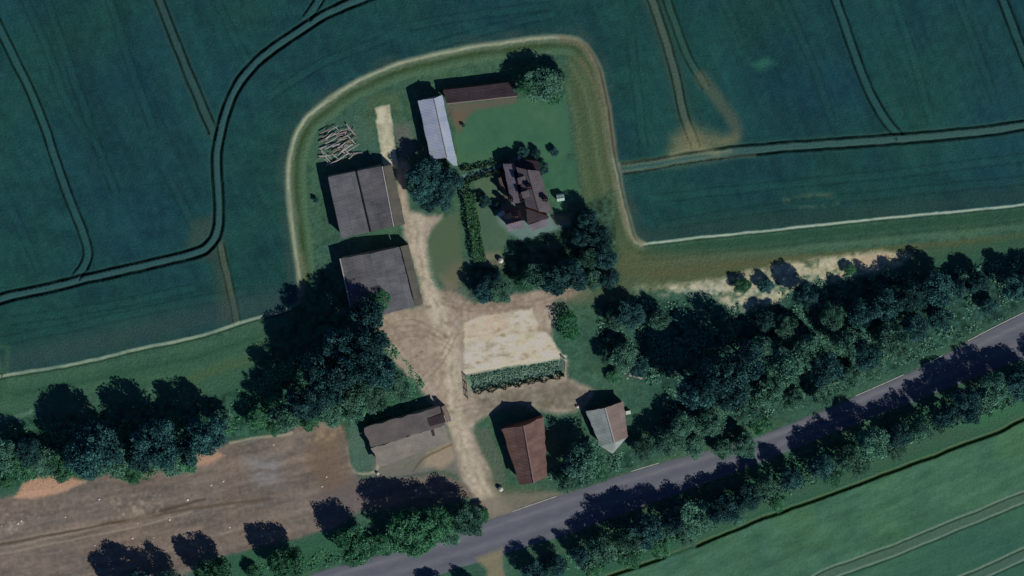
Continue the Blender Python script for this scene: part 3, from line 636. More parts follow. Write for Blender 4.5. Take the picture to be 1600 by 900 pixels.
row([(985, 493, 22, 6), (960, 500, 15, 5), (1030, 500, 18, 6), (1256, 462, 20, 8, 'dark'), (1300, 495, 20, 8), (1345, 492, 24, 9), (1385, 478, 26, 9), (1425, 462, 24, 9), (1466, 452, 26, 9), (1500, 450, 16, 5), (1528, 440, 17, 7, 'dark'), (1590, 448, 22, 8), (1622, 446, 24, 8)],
    'along the upper edge of the roadside wood', 'trees along the upper edge of the roadside wood', ['dark', 'dark', 'teal'])
row([(975, 558, 22, 6), (950, 556, 14, 4), (1000, 575, 15, 5), (1115, 590, 34, 16, 'dark'), (1162, 568, 32, 15, 'dark'), (1085, 612, 28, 15, 'dark'), (1140, 610, 30, 14, 'dark'), (1190, 545, 22, 8), (1228, 572, 28, 11), (1262, 545, 24, 9), (1290, 575, 26, 11, 'dark'), (1322, 535, 24, 9), (1355, 555, 24, 10, 'dark'), (1392, 528, 26, 11), (1430, 510, 24, 10, 'dark'), (1468, 496, 20, 7), (1545, 478, 14, 4), (1198, 500, 16, 5), (1230, 512, 18, 6)],
    'in the middle of the roadside wood', 'trees in the middle of the roadside wood', ['dark', 'teal', 'teal'])
row([(1045, 690, 24, 7), (1065, 665, 20, 7), (1110, 660, 24, 7), (1165, 640, 24, 7), (1200, 615, 24, 8), (1240, 625, 18, 5), (1285, 618, 18, 5), (1330, 590, 18, 5), (1165, 695, 20, 5), (1085, 698, 18, 4), (1130, 702, 16, 4), (1370, 575, 14, 4), (1005, 702, 18, 5), (1190, 665, 16, 4), (1410, 552, 12, 3)],
    'along the road side of the wood', 'trees along the road side of the wood', ['teal', 'teal', 'green'])
row([(916, 718, 30, 9, 'teal'), (896, 726, 20, 8, 'dark'), (936, 735, 16, 4, 'green'), (886, 752, 16, 6, 'teal')], 'between the red barn and grey hut', 'trees between the red barn and the grey hut', ['teal'])
row([(x+random.uniform(-8, 8), y+random.uniform(0, 9), r_*random.uniform(.75, 1.35), h_*random.uniform(.65, 1.12)) for x, y, r_, h_ in ((830, 893, 22, 7), (872, 880, 22, 7), (905, 868, 20, 7), (945, 852, 22, 9), (982, 840, 22, 10), (1016, 828, 22, 10), (1052, 816, 22, 10), (1090, 802, 22, 10), (1128, 788, 22, 9), (1166, 772, 22, 10), (1204, 757, 22, 10), (1243, 740, 22, 9), (1282, 725, 22, 9), (1322, 708, 22, 10), (1362, 692, 22, 10), (1402, 674, 20, 9), (1440, 658, 20, 9), (1478, 642, 20, 10), (1516, 624, 20, 10), (1555, 608, 22, 10), (1596, 592, 22, 10), (1640, 574, 22, 10), (695, 930, 20, 8), (745, 915, 15, 7))],
    'in the hedge line below the road', 'trees in the hedge line below the road', ['dark', 'teal'])
row([(860, 905, 17, 4), (930, 888, 17, 3), (985, 872, 18, 4), (1030, 855, 18, 4), (1075, 838, 16, 3), (1150, 808, 15, 3), (1215, 785, 15, 3), (1300, 745, 17, 4), (1345, 726, 18, 4), (1400, 703, 18, 4), (1550, 630, 13, 3)],
    'between the hedge line and field', 'low bushes on the field side of the roadside hedge', ['teal', 'green'], 'bush', 'bush')
# bushes standing on their own
for px, py, r, h, k, lb in ((757, 315, 10, 2.6, 'dark', 'larger round dark bush on the garden lawn left of the house'), (776, 322, 6, 1.8, 'dark', 'smaller round dark bush beside the house wall and patio'),
                            (866, 238, 7, 1.8, 'dark', 'round dark bush alone on grass upper right of the house'), (838, 240, 8, 2, 'dark', 'dark bush at the right of the pale tank behind the house'),
                            (818, 238, 9, 2.2, 'dark', 'dark bush at the left of the pale tank behind the house'), (786, 249, 6, 1.6, 'dark', 'small dark bush at the end of the upper garden hedge'),
                            (1160, 447, 13, 3, 'green', 'left one of two olive bushes standing in the cream soil strip'), (1197, 447, 13, 3, 'dark', 'right one of two olive bushes standing in the cream soil strip'),
                            (1328, 422, 10, 2.4, 'green', 'small olive bush standing in the cream soil beside the large wood'), (848, 262, 10, 2.2, 'dark', 'dark shrub against the north gable of the house'),
                            (795, 262, 5, 1.5, 'dark', 'small shrub at the house corner near the lower hedge'), (494, 313, 4, 1.4, 'dark', 'tiny dark bush on the grass left of the big barn'),
                            (724, 196, 3, 1.0, 'dark', 'tiny dark bush on the lawn beside the white barn'), (960, 590, 12, 2.0, 'green', 'low green bush beside the rubble heap on the grass')):
    tree(px, py, r, h, k, lb, None, 'bush', 'bush')

def hedge(name, pl, wd, ht, mat, label, dens=26, cat='hedge', size=0.17, jit=0.25):
    pts = [G(p[0], p[1], ht*.6) for p in pl]; cen = []
    for a, b in zip(pts[:-1], pts[1:]):
        L = (b-a).length; t = (b-a)/max(L, .01); n = Vector((-t.y, t.x, 0))
        for k in range(int(L*dens*(wd+2*ht))):
            q = a+(b-a)*random.random(); side = random.random()*(wd+2*ht)
            wob = jit*math.sin(q.x*2.1+q.y*1.3)
            if side < wd: off, z = side-wd/2, ht+random.uniform(-.25, .08)+wob*.5
            else: off = (wd/2+wob*.5)*(1 if side < wd+ht else -1)+random.uniform(-.2, .1); z = random.random()*ht
            c = q+n*off; cen.append((c.x, c.y, z))
        for k in range(int(L*dens*wd*ht*0.3)):
            q = a+(b-a)*random.random(); c = q+n*random.uniform(-wd/2, wd/2); cen.append((c.x, c.y, random.random()*ht))
    o0 = pts[0]; cen = np.array(cen)-np.array([o0.x, o0.y, 0])
    me = leaf_mesh('foliage', cen, size, np.random.default_rng(3).uniform(0, 1, len(cen)), 5)
    me.materials.append(LM[mat]); o = bpy.data.objects.new(name, me); COL.objects.link(o); o.location = (o0.x, o0.y, 0); return tag(o, label, cat)
hedge('clipped_hedge', [(733, 302), (738, 335), (745, 375), (750, 408)], 2.0, 2.0, 'hedge', 'long clipped green hedge between the grass and the house garden')
hedge('clipped_hedge', [(720, 264), (750, 260), (775, 254)], 0.5, 0.9, 'hedge_shade', 'thin dark hedge along the lower edge of the lawn')
hedge('clipped_hedge', [(728, 290), (738, 279), (765, 272), (790, 264)], 0.5, 1.2, 'hedge_shade', 'thin dark curving hedge leading to the house wall')
hedge('low_hedge', [(740, 611), (770, 607), (800, 601), (830, 595), (862, 590), (880, 585)], 0.7, 0.8, 'hedge_shade', 'low ragged dark hedge below the green bank and concrete pad', jit=.6)
hedge('clipped_hedge', [(738, 597), (770, 591), (800, 586), (840, 579), (874, 573)], 2.3, 0.35, 'pale', 'wide flat pale grey-green clipped growth along the concrete pad edge', dens=26, jit=.15)
hedge('roadside_hedge', [(p[0], p[1]+20) for p in smooth([(905, 862), (985, 830), (1090, 790), (1200, 748), (1300, 708), (1400, 668), (1500, 630), (1600, 592), (1660, 570)], 3)], 2.4, 4.2, 'teal', 'long overgrown hedge running along the lower side of the road', dens=13, size=.22, jit=1.3)
hedge('ivy_block_shrub', [(876, 514), (903, 507)], 4.4, 3.4, 'bright', 'square bright green shrub at the right of the concrete pad', cat='shrub', dens=22)
# undergrowth: nobody could count it
def scatter(name, poly, n, mat, label, hmax=0.9, size=.2):
    xs_ = [p[0] for p in poly]; ys_ = [p[1] for p in poly]; r = np.random.default_rng(len(poly)*7+n)
    X = r.uniform(min(xs_), max(xs_), n*4); Y = r.uniform(min(ys_), max(ys_), n*4)
    k = inside(poly, X, Y) & (fbm(X, Y, 14, 91, 3) > -0.05); X = X[k][:n]; Y = Y[k][:n]
    hh = np.clip(0.2+fbm(X, Y, 12, 92, 3)*1.6, 0.05, 1)*hmax
    cen = np.array([tuple(G(x, y, z)) for x, y, z in zip(X, Y, r.uniform(0.1, 1, len(X))*hh)])
    me = leaf_mesh(name, cen, size, r.uniform(0, 1, len(cen)), 6, 1.0); me.materials.append(LM[mat])
    o = bpy.data.objects.new(name, me); COL.objects.link(o); return tag(o, label, 'undergrowth', kind='stuff')
scatter('undergrowth', wl, 26000, 'teal', 'low scrub and nettles on the floor of the roadside wood', 1.2)
scatter('undergrowth', [(385, 600), (500, 540), (600, 520), (665, 600), (640, 650), (560, 670), (440, 665), (330, 680), (230, 750), (120, 745), (-40, 755), (-40, 680), (60, 660), (330, 650)], 14000, 'green', 'low scrub under the trees above the dirt and shed', 1.1)
scatter('undergrowth', [(380, 890), (520, 850), (600, 850), (720, 790), (770, 805), (760, 812), (640, 850), (500, 888), (400, 920)], 5000, 'green', 'low scrub along the verge above the left of the road', .9)
scatter('undergrowth', [(800, 905), (900, 862), (1100, 785), (1300, 705), (1600, 590), (1600, 610), (1400, 705), (1200, 780), (1050, 850), (900, 900)], 12000, 'teal', 'low scrub along the verge below the road', .9)

# ------------------------------------------------------------------ buildings
RM = {'grey': roof_mat('fibre_cement_roof', A(72, 75, 86), A(96, 97, 107), mott=.85), 'grey2': roof_mat('weathered_grey_roof', A(72, 73, 82), A(100, 98, 107), mott=.85),
      'drab': roof_mat('mossy_lean_to_roof', A(70, 70, 70), A(90, 87, 84)), 'white': roof_mat('white_sheet_roof', A(138, 148, 184), A(152, 160, 196), mott=.12, seam=.93),
      'maroon': roof_mat('dark_maroon_roof', A(44, 37, 46), A(60, 52, 60)), 'rust': roof_mat('rusty_red_roof', A(86, 66, 66), A(112, 90, 88), mott=.6),
      'tile': roof_mat('purple_tile_roof', A(70, 66, 76), A(94, 88, 97), 0.25, 0.64, tile=True, mott=.7), 'slate': roof_mat('lavender_slate_roof', A(88, 86, 102), A(112, 106, 122), .3, .6, tile=True),
      'shed': roof_mat('grey_shed_roof', A(92, 88, 94), A(116, 108, 110)), 'hut': roof_mat('pale_grey_sheet_roof', A(116, 126, 132), A(142, 150, 156), mott=.3), 'hutb': roof_mat('brown_grey_sheet_roof', A(104, 92, 94), A(122, 108, 108))}
WM = {'block': plain_mat('rendered_block_wall', A(120, 112, 108)), 'brick': plain_mat('brick_wall', A(112, 76, 66), .25, 4), 'board': plain_mat('dark_board_wall', A(70, 58, 52), .3, 5), 'white': plain_mat('white_wall', A(170, 168, 166), .1)}
ridge_m = plain_mat('ridge_cap_metal', A(118, 98, 98), .15); dark_m = plain_mat('dark_gutter', A(26, 24, 34), .2); pale_m = plain_mat('pale_gutter', A(150, 148, 152), .1)
door_m = plain_mat('door_boards', A(74, 62, 54), .25, 6); glass_m = plain_mat('window_glass', (0.02, 0.03, 0.04, 1), .2, 1, 0.1, 0.6); frame_m = plain_mat('window_frame', A(200, 200, 200), .05)
chim_m = plain_mat('chimney_brick', A(96, 70, 72), .3, 8); pot_m = plain_mat('clay_pot', A(104, 76, 70), .2)
def lerp(a, b, t): return a*(1-t)+b*t
def opening(parent, a, b, t, z0, wd, ht, kind):
    """door or window on the wall from a to b (plan points, interior to the left)"""
    d = (b-a); d.z = 0; L = d.length; d.normalize(); n = Vector((d.y, -d.x, 0)); c = a+d*(L*t)+n*0.04; c.z = z0+ht/2; rz = math.atan2(d.y, d.x)
    if kind == 'door':
        o = MB().box(c, (wd, .1, ht), rz).build('door', door_m, parent); MB().box(c+n*.09+d*wd*.38, (.08, .08, .25), rz).build('handle', dark_m, o)
    else:
        o = MB().box(c, (wd, .08, ht), rz).build('window', frame_m, parent)
        for s in (-.25, .25): MB().box(c+n*.045+d*wd*s, (wd*.42, .03, ht*.84), rz).build('pane', glass_m, o)
def gable(parent, quad, ze, zr, wall, roofs, t=0.5, over=0.35, hip=0.0, ridge=True, zr2=None, seg=(10, 6), je=.08, eaves=(None, None), inset=0.35, base=0.0):
    """quad: roof corners A,B,C,D in photo pixels at the eaves (A-B one gable, D-C the other, going A top-left, B top-right, C bottom-right, D bottom-left).
    ridge from t between A,B to t between D,C"""
    zl = eaves[0] or ze; zrt = eaves[1] or ze
    Aq, Bq, Cq, Dq = G(*quad[0], zl), G(*quad[1], zrt), G(*quad[2], zrt), G(*quad[3], zl)
    R1 = lerp(Aq, Bq, t); R2 = lerp(Dq, Cq, t); R1.z = zr; R2.z = zr
    if hip: R1, R2 = lerp(R1, R2, hip), lerp(R2, R1, hip)
    MB().quad_slab([Dq, R2, R1, Aq][0:4] if False else [Aq, Dq, R2, R1], .12, seg, .015, je).build('roof_slope', roofs[0], parent)
    MB().quad_slab([R1, R2, Cq, Bq], .12, seg, .015, je).build('roof_slope', roofs[1], parent)
    if hip:
        for a, b, r in ((Bq, Aq, R1), (Dq, Cq, R2)):
            m = MB(); m.v = [tuple(a), tuple(b), tuple(r), tuple(a-Vector((0, 0, .12))), tuple(b-Vector((0, 0, .12))), tuple(r-Vector((0, 0, .12)))]
            m.f = [[0, 1, 2], [5, 4, 3], [0, 3, 4, 1], [1, 4, 5, 2], [2, 5, 3, 0]]; m.uv = [(p[0], p[1]) for f in m.f for p in [m.v[i] for i in f]]; m.build('roof_slope', roofs[0], parent)
    if ridge:
        up = Vector((0, 0, .05)); MB().tube([R1+up, R2+up], [.14, .14], 6).build('ridge_cap', ridge if not isinstance(ridge, bool) else ridge_m, parent)
    # walls, set in under the roof
    cen = (Aq+Bq+Cq+Dq)/4; q = []
    for p in (Aq, Bq, Cq, Dq):
        d = Vector((cen.x-p.x, cen.y-p.y, 0)); q.append(Vector((p.x, p.y, 0))+d.normalized()*inset*1.4)
    m = MB(); zt = [zl, zrt, zrt, zl]; low = .14
    def wallp(i, j, mid=None):
        pts = [Vector((q[i].x, q[i].y, base-.3)), Vector((q[j].x, q[j].y, base-.3)), Vector((q[j].x, q[j].y, zt[j]-low))]
        if mid is not None: pts.append(mid)
        pts.append(Vector((q[i].x, q[i].y, zt[i]-low))); m.poly(pts)
    ms_ = []
    for i, j, r in ((0, 1, R1), (2, 3, R2)):
        tt = t if i == 0 else 1-t; mm = lerp(q[i], q[j], tt); mm.z = zr-.14-.02 if not hip else ze-low; ms_.append(mm)
        wallp(j, i, mm)
    wallp(0, 3) if False else wallp(3, 0) if False else None
    wallp(2, 1); wallp(0, 3)
    m.build('wall', wall, parent)
    return q, (Aq, Bq, Cq, Dq), (R1, R2)
def mono(parent, pts, zs, wall, roof, seg=(8, 4), je=.06, walls=True, th=.1, nm='roof_slope'):
    """single-pitch roof over pixel corners with a height for each, walls on all sides"""
    Q = [G(p[0], p[1], z) for p, z in zip(pts, zs)]
    o = Q[:]; nz = (Q[1]-Q[0]).cross(Q[3]-Q[0]).z
    if nz < 0: o = [Q[0], Q[3], Q[2], Q[1]]
    MB().quad_slab(o, th, seg, .012, je).build(nm, roof, parent)
    if walls:
        cen = sum(Q, Vector())/4; q = []
        for p in Q:
            d = Vector((cen.x-p.x, cen.y-p.y, 0)); q.append(Vector((p.x, p.y, p.z))+d.normalized()*.3)
        m = MB()
        for i in range(4):
            j = (i+1) % 4; m.poly([Vector((q[i].x, q[i].y, -.3)), Vector((q[j].x, q[j].y, -.3)), Vector((q[j].x, q[j].y, q[j].z-th-.02)), Vector((q[i].x, q[i].y, q[i].z-th-.02))])
        m.build('wall', wall, parent); return q
    return Q
def bar(a, b, r, name, mat, parent): return MB().tube([a, b], [r, r], 6).build(name, mat, parent)

# 1 big double-span barn
g = G(570, 315); e = empty('twin_roof_barn', g, 'large square grey barn with two roof spans and dark valley between', 'barn')
mono(e, [(512, 277), (556, 268), (578, 362), (533, 373)], [3.4, 3.0, 3.0, 3.4], WM['block'], RM['grey'])
Qm = mono(e, [(557.5, 267.5), (597, 260), (615, 354), (579.5, 361.5)], [3.0, 3.8, 3.8, 3.0], WM['block'], RM['grey2'])
bar(G(556.8, 268, 3.03), G(578.8, 362, 3.03), .2, 'valley_gutter', dark_m, e)
bar(G(597, 260, 3.85), G(615, 354, 3.85), .12, 'eaves_trim', pale_m, e)
Q = mono(e, [(598.5, 261), (612, 257.5), (633, 350), (616.5, 354)], [3.3, 2.6, 2.6, 3.3], WM['block'], RM['drab'])
opening(e, Q[2], Q[1], .3, 0, 2.2, 2.2, 'door'); opening(e, Qm[3], Qm[2], .5, 0, 3, 2.4, 'door')
# 2 second barn
g = G(590, 435); e = empty('grey_barn', g, 'grey barn with brown side aisle just below the twin roof barn', 'barn')
q, eq, rr = gable(e, [(531, 404), (624, 386), (648, 479), (552, 500)], 3.0, 3.9, WM['block'], (RM['grey2'], RM['grey']), t=.5, ridge=False)
bar(eq[0]+Vector((0, 0, .05)), eq[3]+Vector((0, 0, .05)), .12, 'eaves_trim', pale_m, e)
mono(e, [(625.5, 385.5), (638, 382), (661, 474), (649.5, 478)], [2.85, 2.4, 2.4, 2.85], WM['board'], RM['drab'])
opening(e, q[3], q[2], .5, 0, 3.2, 2.5, 'door'); opening(e, q[3], q[2], .2, 1.2, 1.2, .8, 'window')
# 3 white barn with annex tip
g = G(683, 200); e = empty('white_barn', g, 'long narrow barn with pale white sheet roof beside the lawn', 'barn')
q, eq, rr = gable(e, [(653, 157), (691, 149), (712, 243), (673, 249)], 3.2, 4.2, WM['block'], (RM['white'], RM['white']), t=.66, ridge=pale_m)
mono(e, [(693, 244), (712, 240), (715, 259), (709, 259)], [2.9, 2.9, 2.6, 2.6], WM['block'], RM['white'])
opening(e, q[3], q[2], .5, 0, 2.2, 2.3, 'door'); opening(e, q[2], q[1], .3, 1.1, 1.0, .9, 'window'); opening(e, q[2], q[1], .6, 1.1, 1.0, .9, 'window')
# 4 long low shed
g = G(750, 148); e = empty('long_low_shed', g, 'long low shed with dark maroon roof along the lawn top', 'shed')
mono(e, [(692, 141), (805, 128), (808, 149), (698, 161)], [2.5, 2.5, 2.9, 2.9], WM['board'], RM['maroon'])
bar(G(698, 162, 2.9), G(808, 150, 2.9), .13, 'eaves_trim', plain_mat('pinkish_fascia', A(120, 104, 108), .1), e)
# 5 farmhouse
g = G(828, 300); e = empty('farmhouse', g, 'farmhouse with purple tiled roofs, side wings and brick chimneys', 'house')
q, eq, rr = gable(e, [(806, 261), (843, 267), (863, 334), (822, 323)], 4.4, 5.5, WM['brick'], (RM['tile'], RM['tile']), t=.48, ridge=RM['tile'], hip=0.0)
for tt in (.25, .55, .8): opening(e, q[2], q[1], tt, 2.8, 1.1, 1.1, 'window')
opening(e, q[2], q[1], .4, 0, 1.0, 2.0, 'door'); opening(e, q[1], q[0], .5, 2.8, 1.2, 1.1, 'window')
q2, eq2, rr2 = gable(e, [(786, 256), (804, 254), (818, 314), (799, 319)], 2.9, 3.7, WM['brick'], (RM['slate'], RM['tile']), t=.8, ridge=dark_m)  # dark ridge line paints in the shadow of the taller main wing
opening(e, q2[0], q2[3], .4, 1, 1.1, 1.0, 'window')
q3, eq3, rr3 = gable(e, [(791, 329), (785, 347), (812, 361), (816, 340)][::-1] if False else [(812, 328), (819, 356), (794, 362), (786, 336)], 3.6, 5.2, WM['brick'], (RM['tile'], RM['slate']), t=.5)
opening(e, q3[2], q3[1], .5, 1, 1.3, 1.1, 'window')
mono(e, [(826, 351), (855, 342), (858, 353), (831, 362)], [3.0, 3.0, 2.5, 2.5], WM['white'], RM['slate'])
mono(e, [(822, 326), (858, 338), (856, 342), (824, 350)], [3.4, 3.4, 3.0, 3.0], WM['brick'], RM['maroon'])  # dark roof added where the courtyard lies in shadow
mono(e, [(812, 248), (842, 252), (844, 266), (809, 262)], [2.4, 2.4, 3.2, 3.2], WM['brick'], RM['maroon'])
for dx, dy in ((815, 281), (821, 303)):
    p = G(dx, dy, 4.9); dm = MB().box(p+Vector((0, 0, -.1)), (1.3, 1.2, .9), .28).build('dormer', WM['brick'], e)
    MB().box(p+Vector((0, 0, .4)), (1.6, 1.4, .1), .28, .12).build('dormer_roof', RM['tile'], dm)
mono(e, [(778, 278), (782, 277), (794, 308), (789, 310)], [1.8, 2.1, 2.1, 1.8], WM['brick'], RM['rust'])
def chimney(px, py, z0, z1, w_=.9, d_=.7, rz=-.2):
    p = G(px, py, z0); ch = MB().box(Vector((p.x, p.y, (z0+z1)/2)), (w_, d_, z1-z0), rz).build('chimney', chim_m, e)
    MB().box(Vector((p.x, p.y, z1+.06)), (w_+.16, d_+.16, .12), rz).build('chimney_cap', dark_m, ch)
    for s in (-.22, .22): MB().tube([(p.x+s*w_, p.y, z1+.12), (p.x+s*w_, p.y, z1+.5)], [.13, .1], 8).build('chimney_pot', pot_m, ch)
chimney(851, 309, 4.4, 6.0); chimney(826, 290, 4.9, 6.3); chimney(797, 309, 2.8, 4.5); chimney(806, 335, 3.6, 5.6)
# 6 grey shed by the drive (open bay at its right end drawn by dark sheets)
g = G(630, 670); e = empty('grey_shed', g, 'grey roofed shed left of the drive with a dark open bay', 'shed')
ps = roof_mat('pale_weathered_roof', A(112, 108, 110), A(142, 134, 132), mott=.8)
q6, eq6, rr6 = gable(e, [(568, 669), (592, 729), (702, 690), (688, 635)], 2.6, 3.1, WM['block'], (RM['shed'], ps), t=.5, ridge=False, seg=(12, 6), je=.2)
mono(e, [(689.5, 636), (695, 634), (706, 657), (699, 660)], [2.6, 2.3, 2.3, 2.6], WM['board'], RM['hutb'])
mono(e, [(668, 654), (692, 646), (697, 659), (672, 667)], [3.05, 3.05, 3.2, 3.2], WM['board'], RM['maroon'], (2, 2), walls=False, th=.06, nm='opening_shade_sheet')  # solid dark sheet on the roof, painting the shade inside the bay
mono(e, [(672, 670), (677, 669), (680, 680), (676, 682)], [3.2, 3.2, 3.1, 3.1], WM['board'], RM['maroon'], (1, 1), walls=False, th=.06, je=.02, nm='opening_shade_sheet')
bar(eq6[0]+Vector((0, 0, .04)), eq6[1].lerp(eq6[0], .02)+Vector((0, 0, .04)), .09, 'verge_trim', pale_m, e) if False else None
opening(e, q6[1], q6[2], .35, 0, 3, 1.9, 'door')
# 7 red barn
g = G(820, 705); e = empty('red_barn', g, 'rust red sheet roofed barn on the right of the drive', 'barn')
q, eq, rr = gable(e, [(784, 671), (850, 651), (855, 744), (811, 757)], 3.4, 5.6, WM['brick'], (RM['rust'], RM['rust']), t=.5, seg=(14, 6), je=.16)
opening(e, q[3], q[2], .5, 0, 2.4, 2.5, 'door'); opening(e, q[0], q[3], .4, 1.2, 1, .8, 'window'); opening(e, q[0], q[3], .7, 1.2, 1, .8, 'window')
# 8 grey hut with a rounded far end
g = G(948, 665); e = empty('grey_hut', g, 'small hut with pale grey and brownish roof slopes near the road', 'hut')
q, eq, rr = gable(e, [(915, 643), (974, 627), (981, 682), (938, 697)], 2.7, 4.0, WM['board'], (RM['hut'], RM['hutb']), t=.5, ridge=pale_m)
m = MB(); D_, C_, R2 = eq[3], eq[2], rr[1]; tip = G(957, 709, 1.5)
m.v = [tuple(D_), tuple(C_), tuple(R2), tuple(lerp(D_, tip, .8)), tuple(lerp(C_, tip, .8)), tuple(tip)]
m.f = [[0, 3, 2], [3, 5, 2], [5, 4, 2], [4, 1, 2]]; m.uv = [(p[0], p[1]) for f in m.f for p in [m.v[i] for i in f]]; m.build('hipped_end', RM['hut'], e)
opening(e, q[1], q[0], .5, 0, 1.6, 2.0, 'door')

# ------------------------------------------------------------------ small things
metal = plain_mat('galvanised_metal', A(170, 185, 195), .1, 4, .5, .4); whitep = plain_mat('white_paint', A(215, 222, 225), .05, 3, .5)
def tank(px, py, r, h, label, cat='tank', name='water_tank', mat=None):
    g = G(px, py); e = empty(name, g, label, cat); c = Vector((g.x, g.y, 0))
    prof = [(0, r*.95), (h*.15, r), (h*.7, r), (h*.88, r*.8), (h, r*.25)]
    MB().tube([c+Vector((0, 0, z)) for z, _ in prof], [q_ for _, q_ in prof], 16).build('tank_body', mat or whitep, e)
    MB().tube([c+Vector((0, 0, h)), c+Vector((0, 0, h+.1))], [r*.3, r*.28], 12).build('lid', metal, e)
    MB().tube([c+Vector((0, 0, .12)), c+Vector((0, 0, .22))], [r*1.12, r*1.12], 16).build('base_ring', ridge_m, e)
tank(782, 406, .55, 1.3, 'white domed tank on pale ground below the garden hedge')
tank(782, 763, .5, 1.2, 'white domed tank on the verge below the red barn drive')
tank(815, 246, .8, 1.2, 'pale blue domed tank among bushes above the farmhouse', mat=metal)
tank(902, 635, .3, .6, 'tiny white drum on grass at the upper left of the hut')
tank(590, 739, .3, .7, 'tiny white drum on the yard in front of the grey shed')
def boxthing(name, px, py, sx, sy, h, label, cat, rz=.2, mat=None):
    g = G(px, py); e = empty(name, g, label, cat); c = Vector((g.x, g.y, 0))
    MB().box(c+Vector((0, 0, h/2)), (sx, sy, h), rz).build('body', mat or whitep, e)
    MB().box(c+Vector((0, 0, h+.05)), (sx+.12, sy+.12, .08), rz).build('lid', metal, e)
    for i in (-1, 1):
        for j in (-1, 1):
            p = Matrix.Rotation(rz, 3, 'Z') @ Vector((i*sx*.45, j*sy*.45, 0)); MB().box(c+p+Vector((0, 0, .04)), (.14, .14, .12), rz).build('foot', dark_m, e)
boxthing('storage_box', 981, 643, .9, .6, .9, 'white lidded box beside the right wall of the hut', 'box')
boxthing('oil_tank_cabinet', 783, 333, 1.4, .7, 1.1, 'pale cabinet at the left corner of the farmhouse patio', 'cabinet', .5)
# greenhouse right of the house: glazed frame
g = G(875, 307); e = empty('greenhouse', g, 'small bright glass greenhouse to the right of the farmhouse', 'greenhouse')
gl = plain_mat('whitewashed_glass', A(150, 205, 215), .08, 3, .25, .5); c = Vector((g.x, g.y, 0)); rz = .15
Mz = Matrix.Translation(c) @ Matrix.Rotation(rz, 4, 'Z')
for i in range(3):
    for s in (-1, 1):
        x0 = -.75+i*.5; pts = [(x0, s*.65, 1.5), (x0+.47, s*.65, 1.5), (x0+.47, 0.015*s, 1.95), (x0, 0.015*s, 1.95)]
        pts = pts if s < 0 else pts[::-1]; MB().quad_slab([Mz @ Vector(p) for p in pts], .03).build('pane', gl, e)
for s in (-1, 1):
    MB().box(Mz @ Vector((0, s*.6, .75)), (1.5, .04, 1.46), rz).build('glass_side', gl, e)
    MB().box(Mz @ Vector((s*.75, 0, .78)), (.04, 1.14, 1.5), rz).build('glass_end', gl, e)
MB().tube([Mz @ Vector((-.8, 0, 1.98)), Mz @ Vector((.8, 0, 1.98))], [.04, .04], 6).build('ridge_bar', whitep, e)
# fence posts and rail at the left end of the bank, wall stub at its right end
wood = plain_mat('dark_timber', A(44, 42, 40), .25, 6)
e = empty('timber_rail_fence', G(728, 600), 'short dark timber rail fence at the left end of the green bank', 'fence')
for py_ in (586, 598, 610, 621):
    g = G(727+(py_-586)*.1, py_); MB().box(Vector((g.x, g.y, .55)), (.16, .16, 1.1)).build('post', wood, e)
for z_ in (.5, .95):
    a, b = G(727, 586, z_), G(730.5, 621, z_); a.z = b.z = z_; MB().tube([a, b], [.06, .06], 6).build('rail', wood, e)
e = empty('timber_gate', G(883, 572), 'dark timber gate with white post at the right end of bank', 'gate')
for py_, mm in ((560, whitep), (586, wood)):
    g = G(882-(py_-560)*.05, py_); MB().box(Vector((g.x, g.y, .7)), (.22, .22, 1.4)).build('post', mm, e)
for z_ in (.3, .6, .9, 1.2):
    a, b = G(882, 561), G(880.7, 585); a.z = b.z = z_; MB().tube([a, b], [.05, .05], 6).build('rail', wood, e)
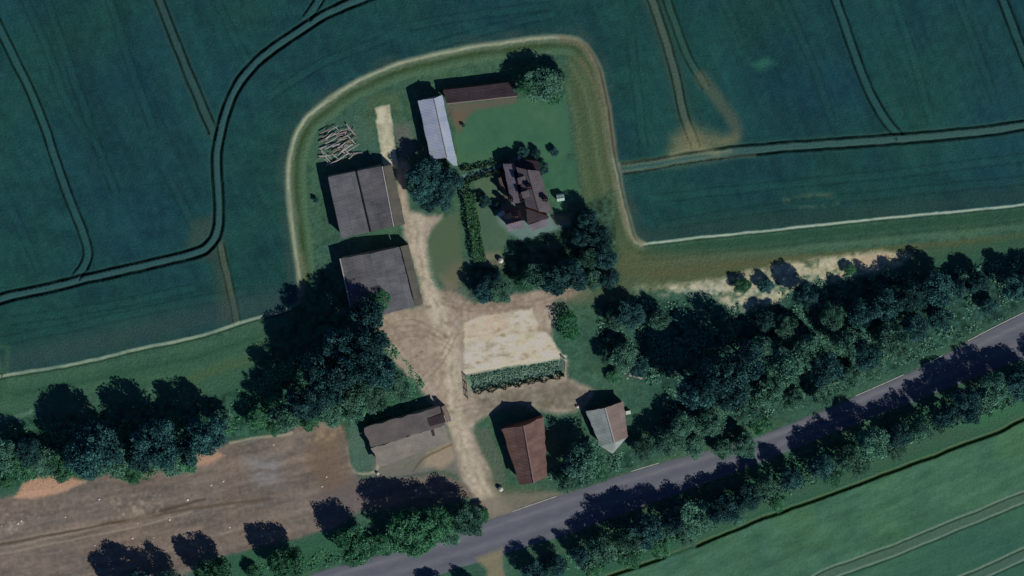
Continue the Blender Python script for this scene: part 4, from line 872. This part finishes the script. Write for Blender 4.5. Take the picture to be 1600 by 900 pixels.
# loose pile of logs north of the big barn
logs = [plain_mat('weathered_log', A(150, 142, 148), .25, 5), plain_mat('brown_log', A(122, 112, 106), .3, 5), plain_mat('pale_log', A(160, 154, 160), .2, 5)]
r = random.Random(5)
for k in range(58):
    px = r.uniform(504, 554); py = 222+r.uniform(-28, 28)-(px-530)*.35; a = r.choice([.5, .55, .35, -0.75, .2, .7])+r.uniform(-.15, .15); L = r.uniform(1.2, 3.6); z = r.uniform(.15, .7)
    g = G(px, py); rad = r.uniform(.07, .15); bend = r.uniform(-.3, .3)
    o = MB().tube([(-L/2, 0, z-.1), (-L/6, bend*.4, z+.03), (L/6, bend*.4, z+.02), (L/2, 0, z+r.uniform(-.1, .25))], [rad*1.1, rad, rad*.9, rad*.6], 7).build('log', r.choice(logs))
    o.location = (g.x, g.y, 0); o.rotation_euler = (0, 0, a); tag(o, 'weathered log or branch lying in the loose pile above the twin roof barn', 'log', 'logs in the loose pile')
# pale stones on the dirt, and rubble by the wood
stm = plain_mat('pale_stone', A(190, 184, 180), .15, 6); stm2 = plain_mat('rubble_stone', A(150, 140, 134), .25, 6)
def stone(px, py, r_, label, group, mat=stm):
    g = G(px, py); bm = bmesh.new(); bmesh.ops.create_icosphere(bm, subdivisions=2, radius=r_)
    for v in bm.verts: v.co *= 1+random.uniform(-.22, .22); v.co.z *= .6
    me = bpy.data.meshes.new('stone'); bm.to_mesh(me); bm.free(); me.materials.append(mat)
    o = bpy.data.objects.new('stone', me); COL.objects.link(o); o.location = (g.x, g.y, r_*.25); o.rotation_euler = (0, 0, random.uniform(0, 6)); tag(o, label, 'stone', group)
for k, (px, py) in enumerate(sorted([(293, 781), (330, 758), (33, 814), (2, 822), (215, 818), (207, 841), (359, 824), (510, 745), (102, 808), (155, 780), (240, 840), (349, 752), (503, 760), (28, 818), (427, 695), (148, 852), (265, 812)])):
    stone(px, py, random.uniform(.13, .26), 'pale stone on the brown dirt, '+('leftmost' if k == 0 else 'rightmost' if k == 16 else ORD[k]+' from the left'), 'pale stones on the dirt ground')
for k in range(14):
    stone(988+random.uniform(-12, 14), 586+random.uniform(-4, 6), random.uniform(.2, .4), 'rubble stone in the heap on grass left of the wood', 'rubble heap stones', stm2)
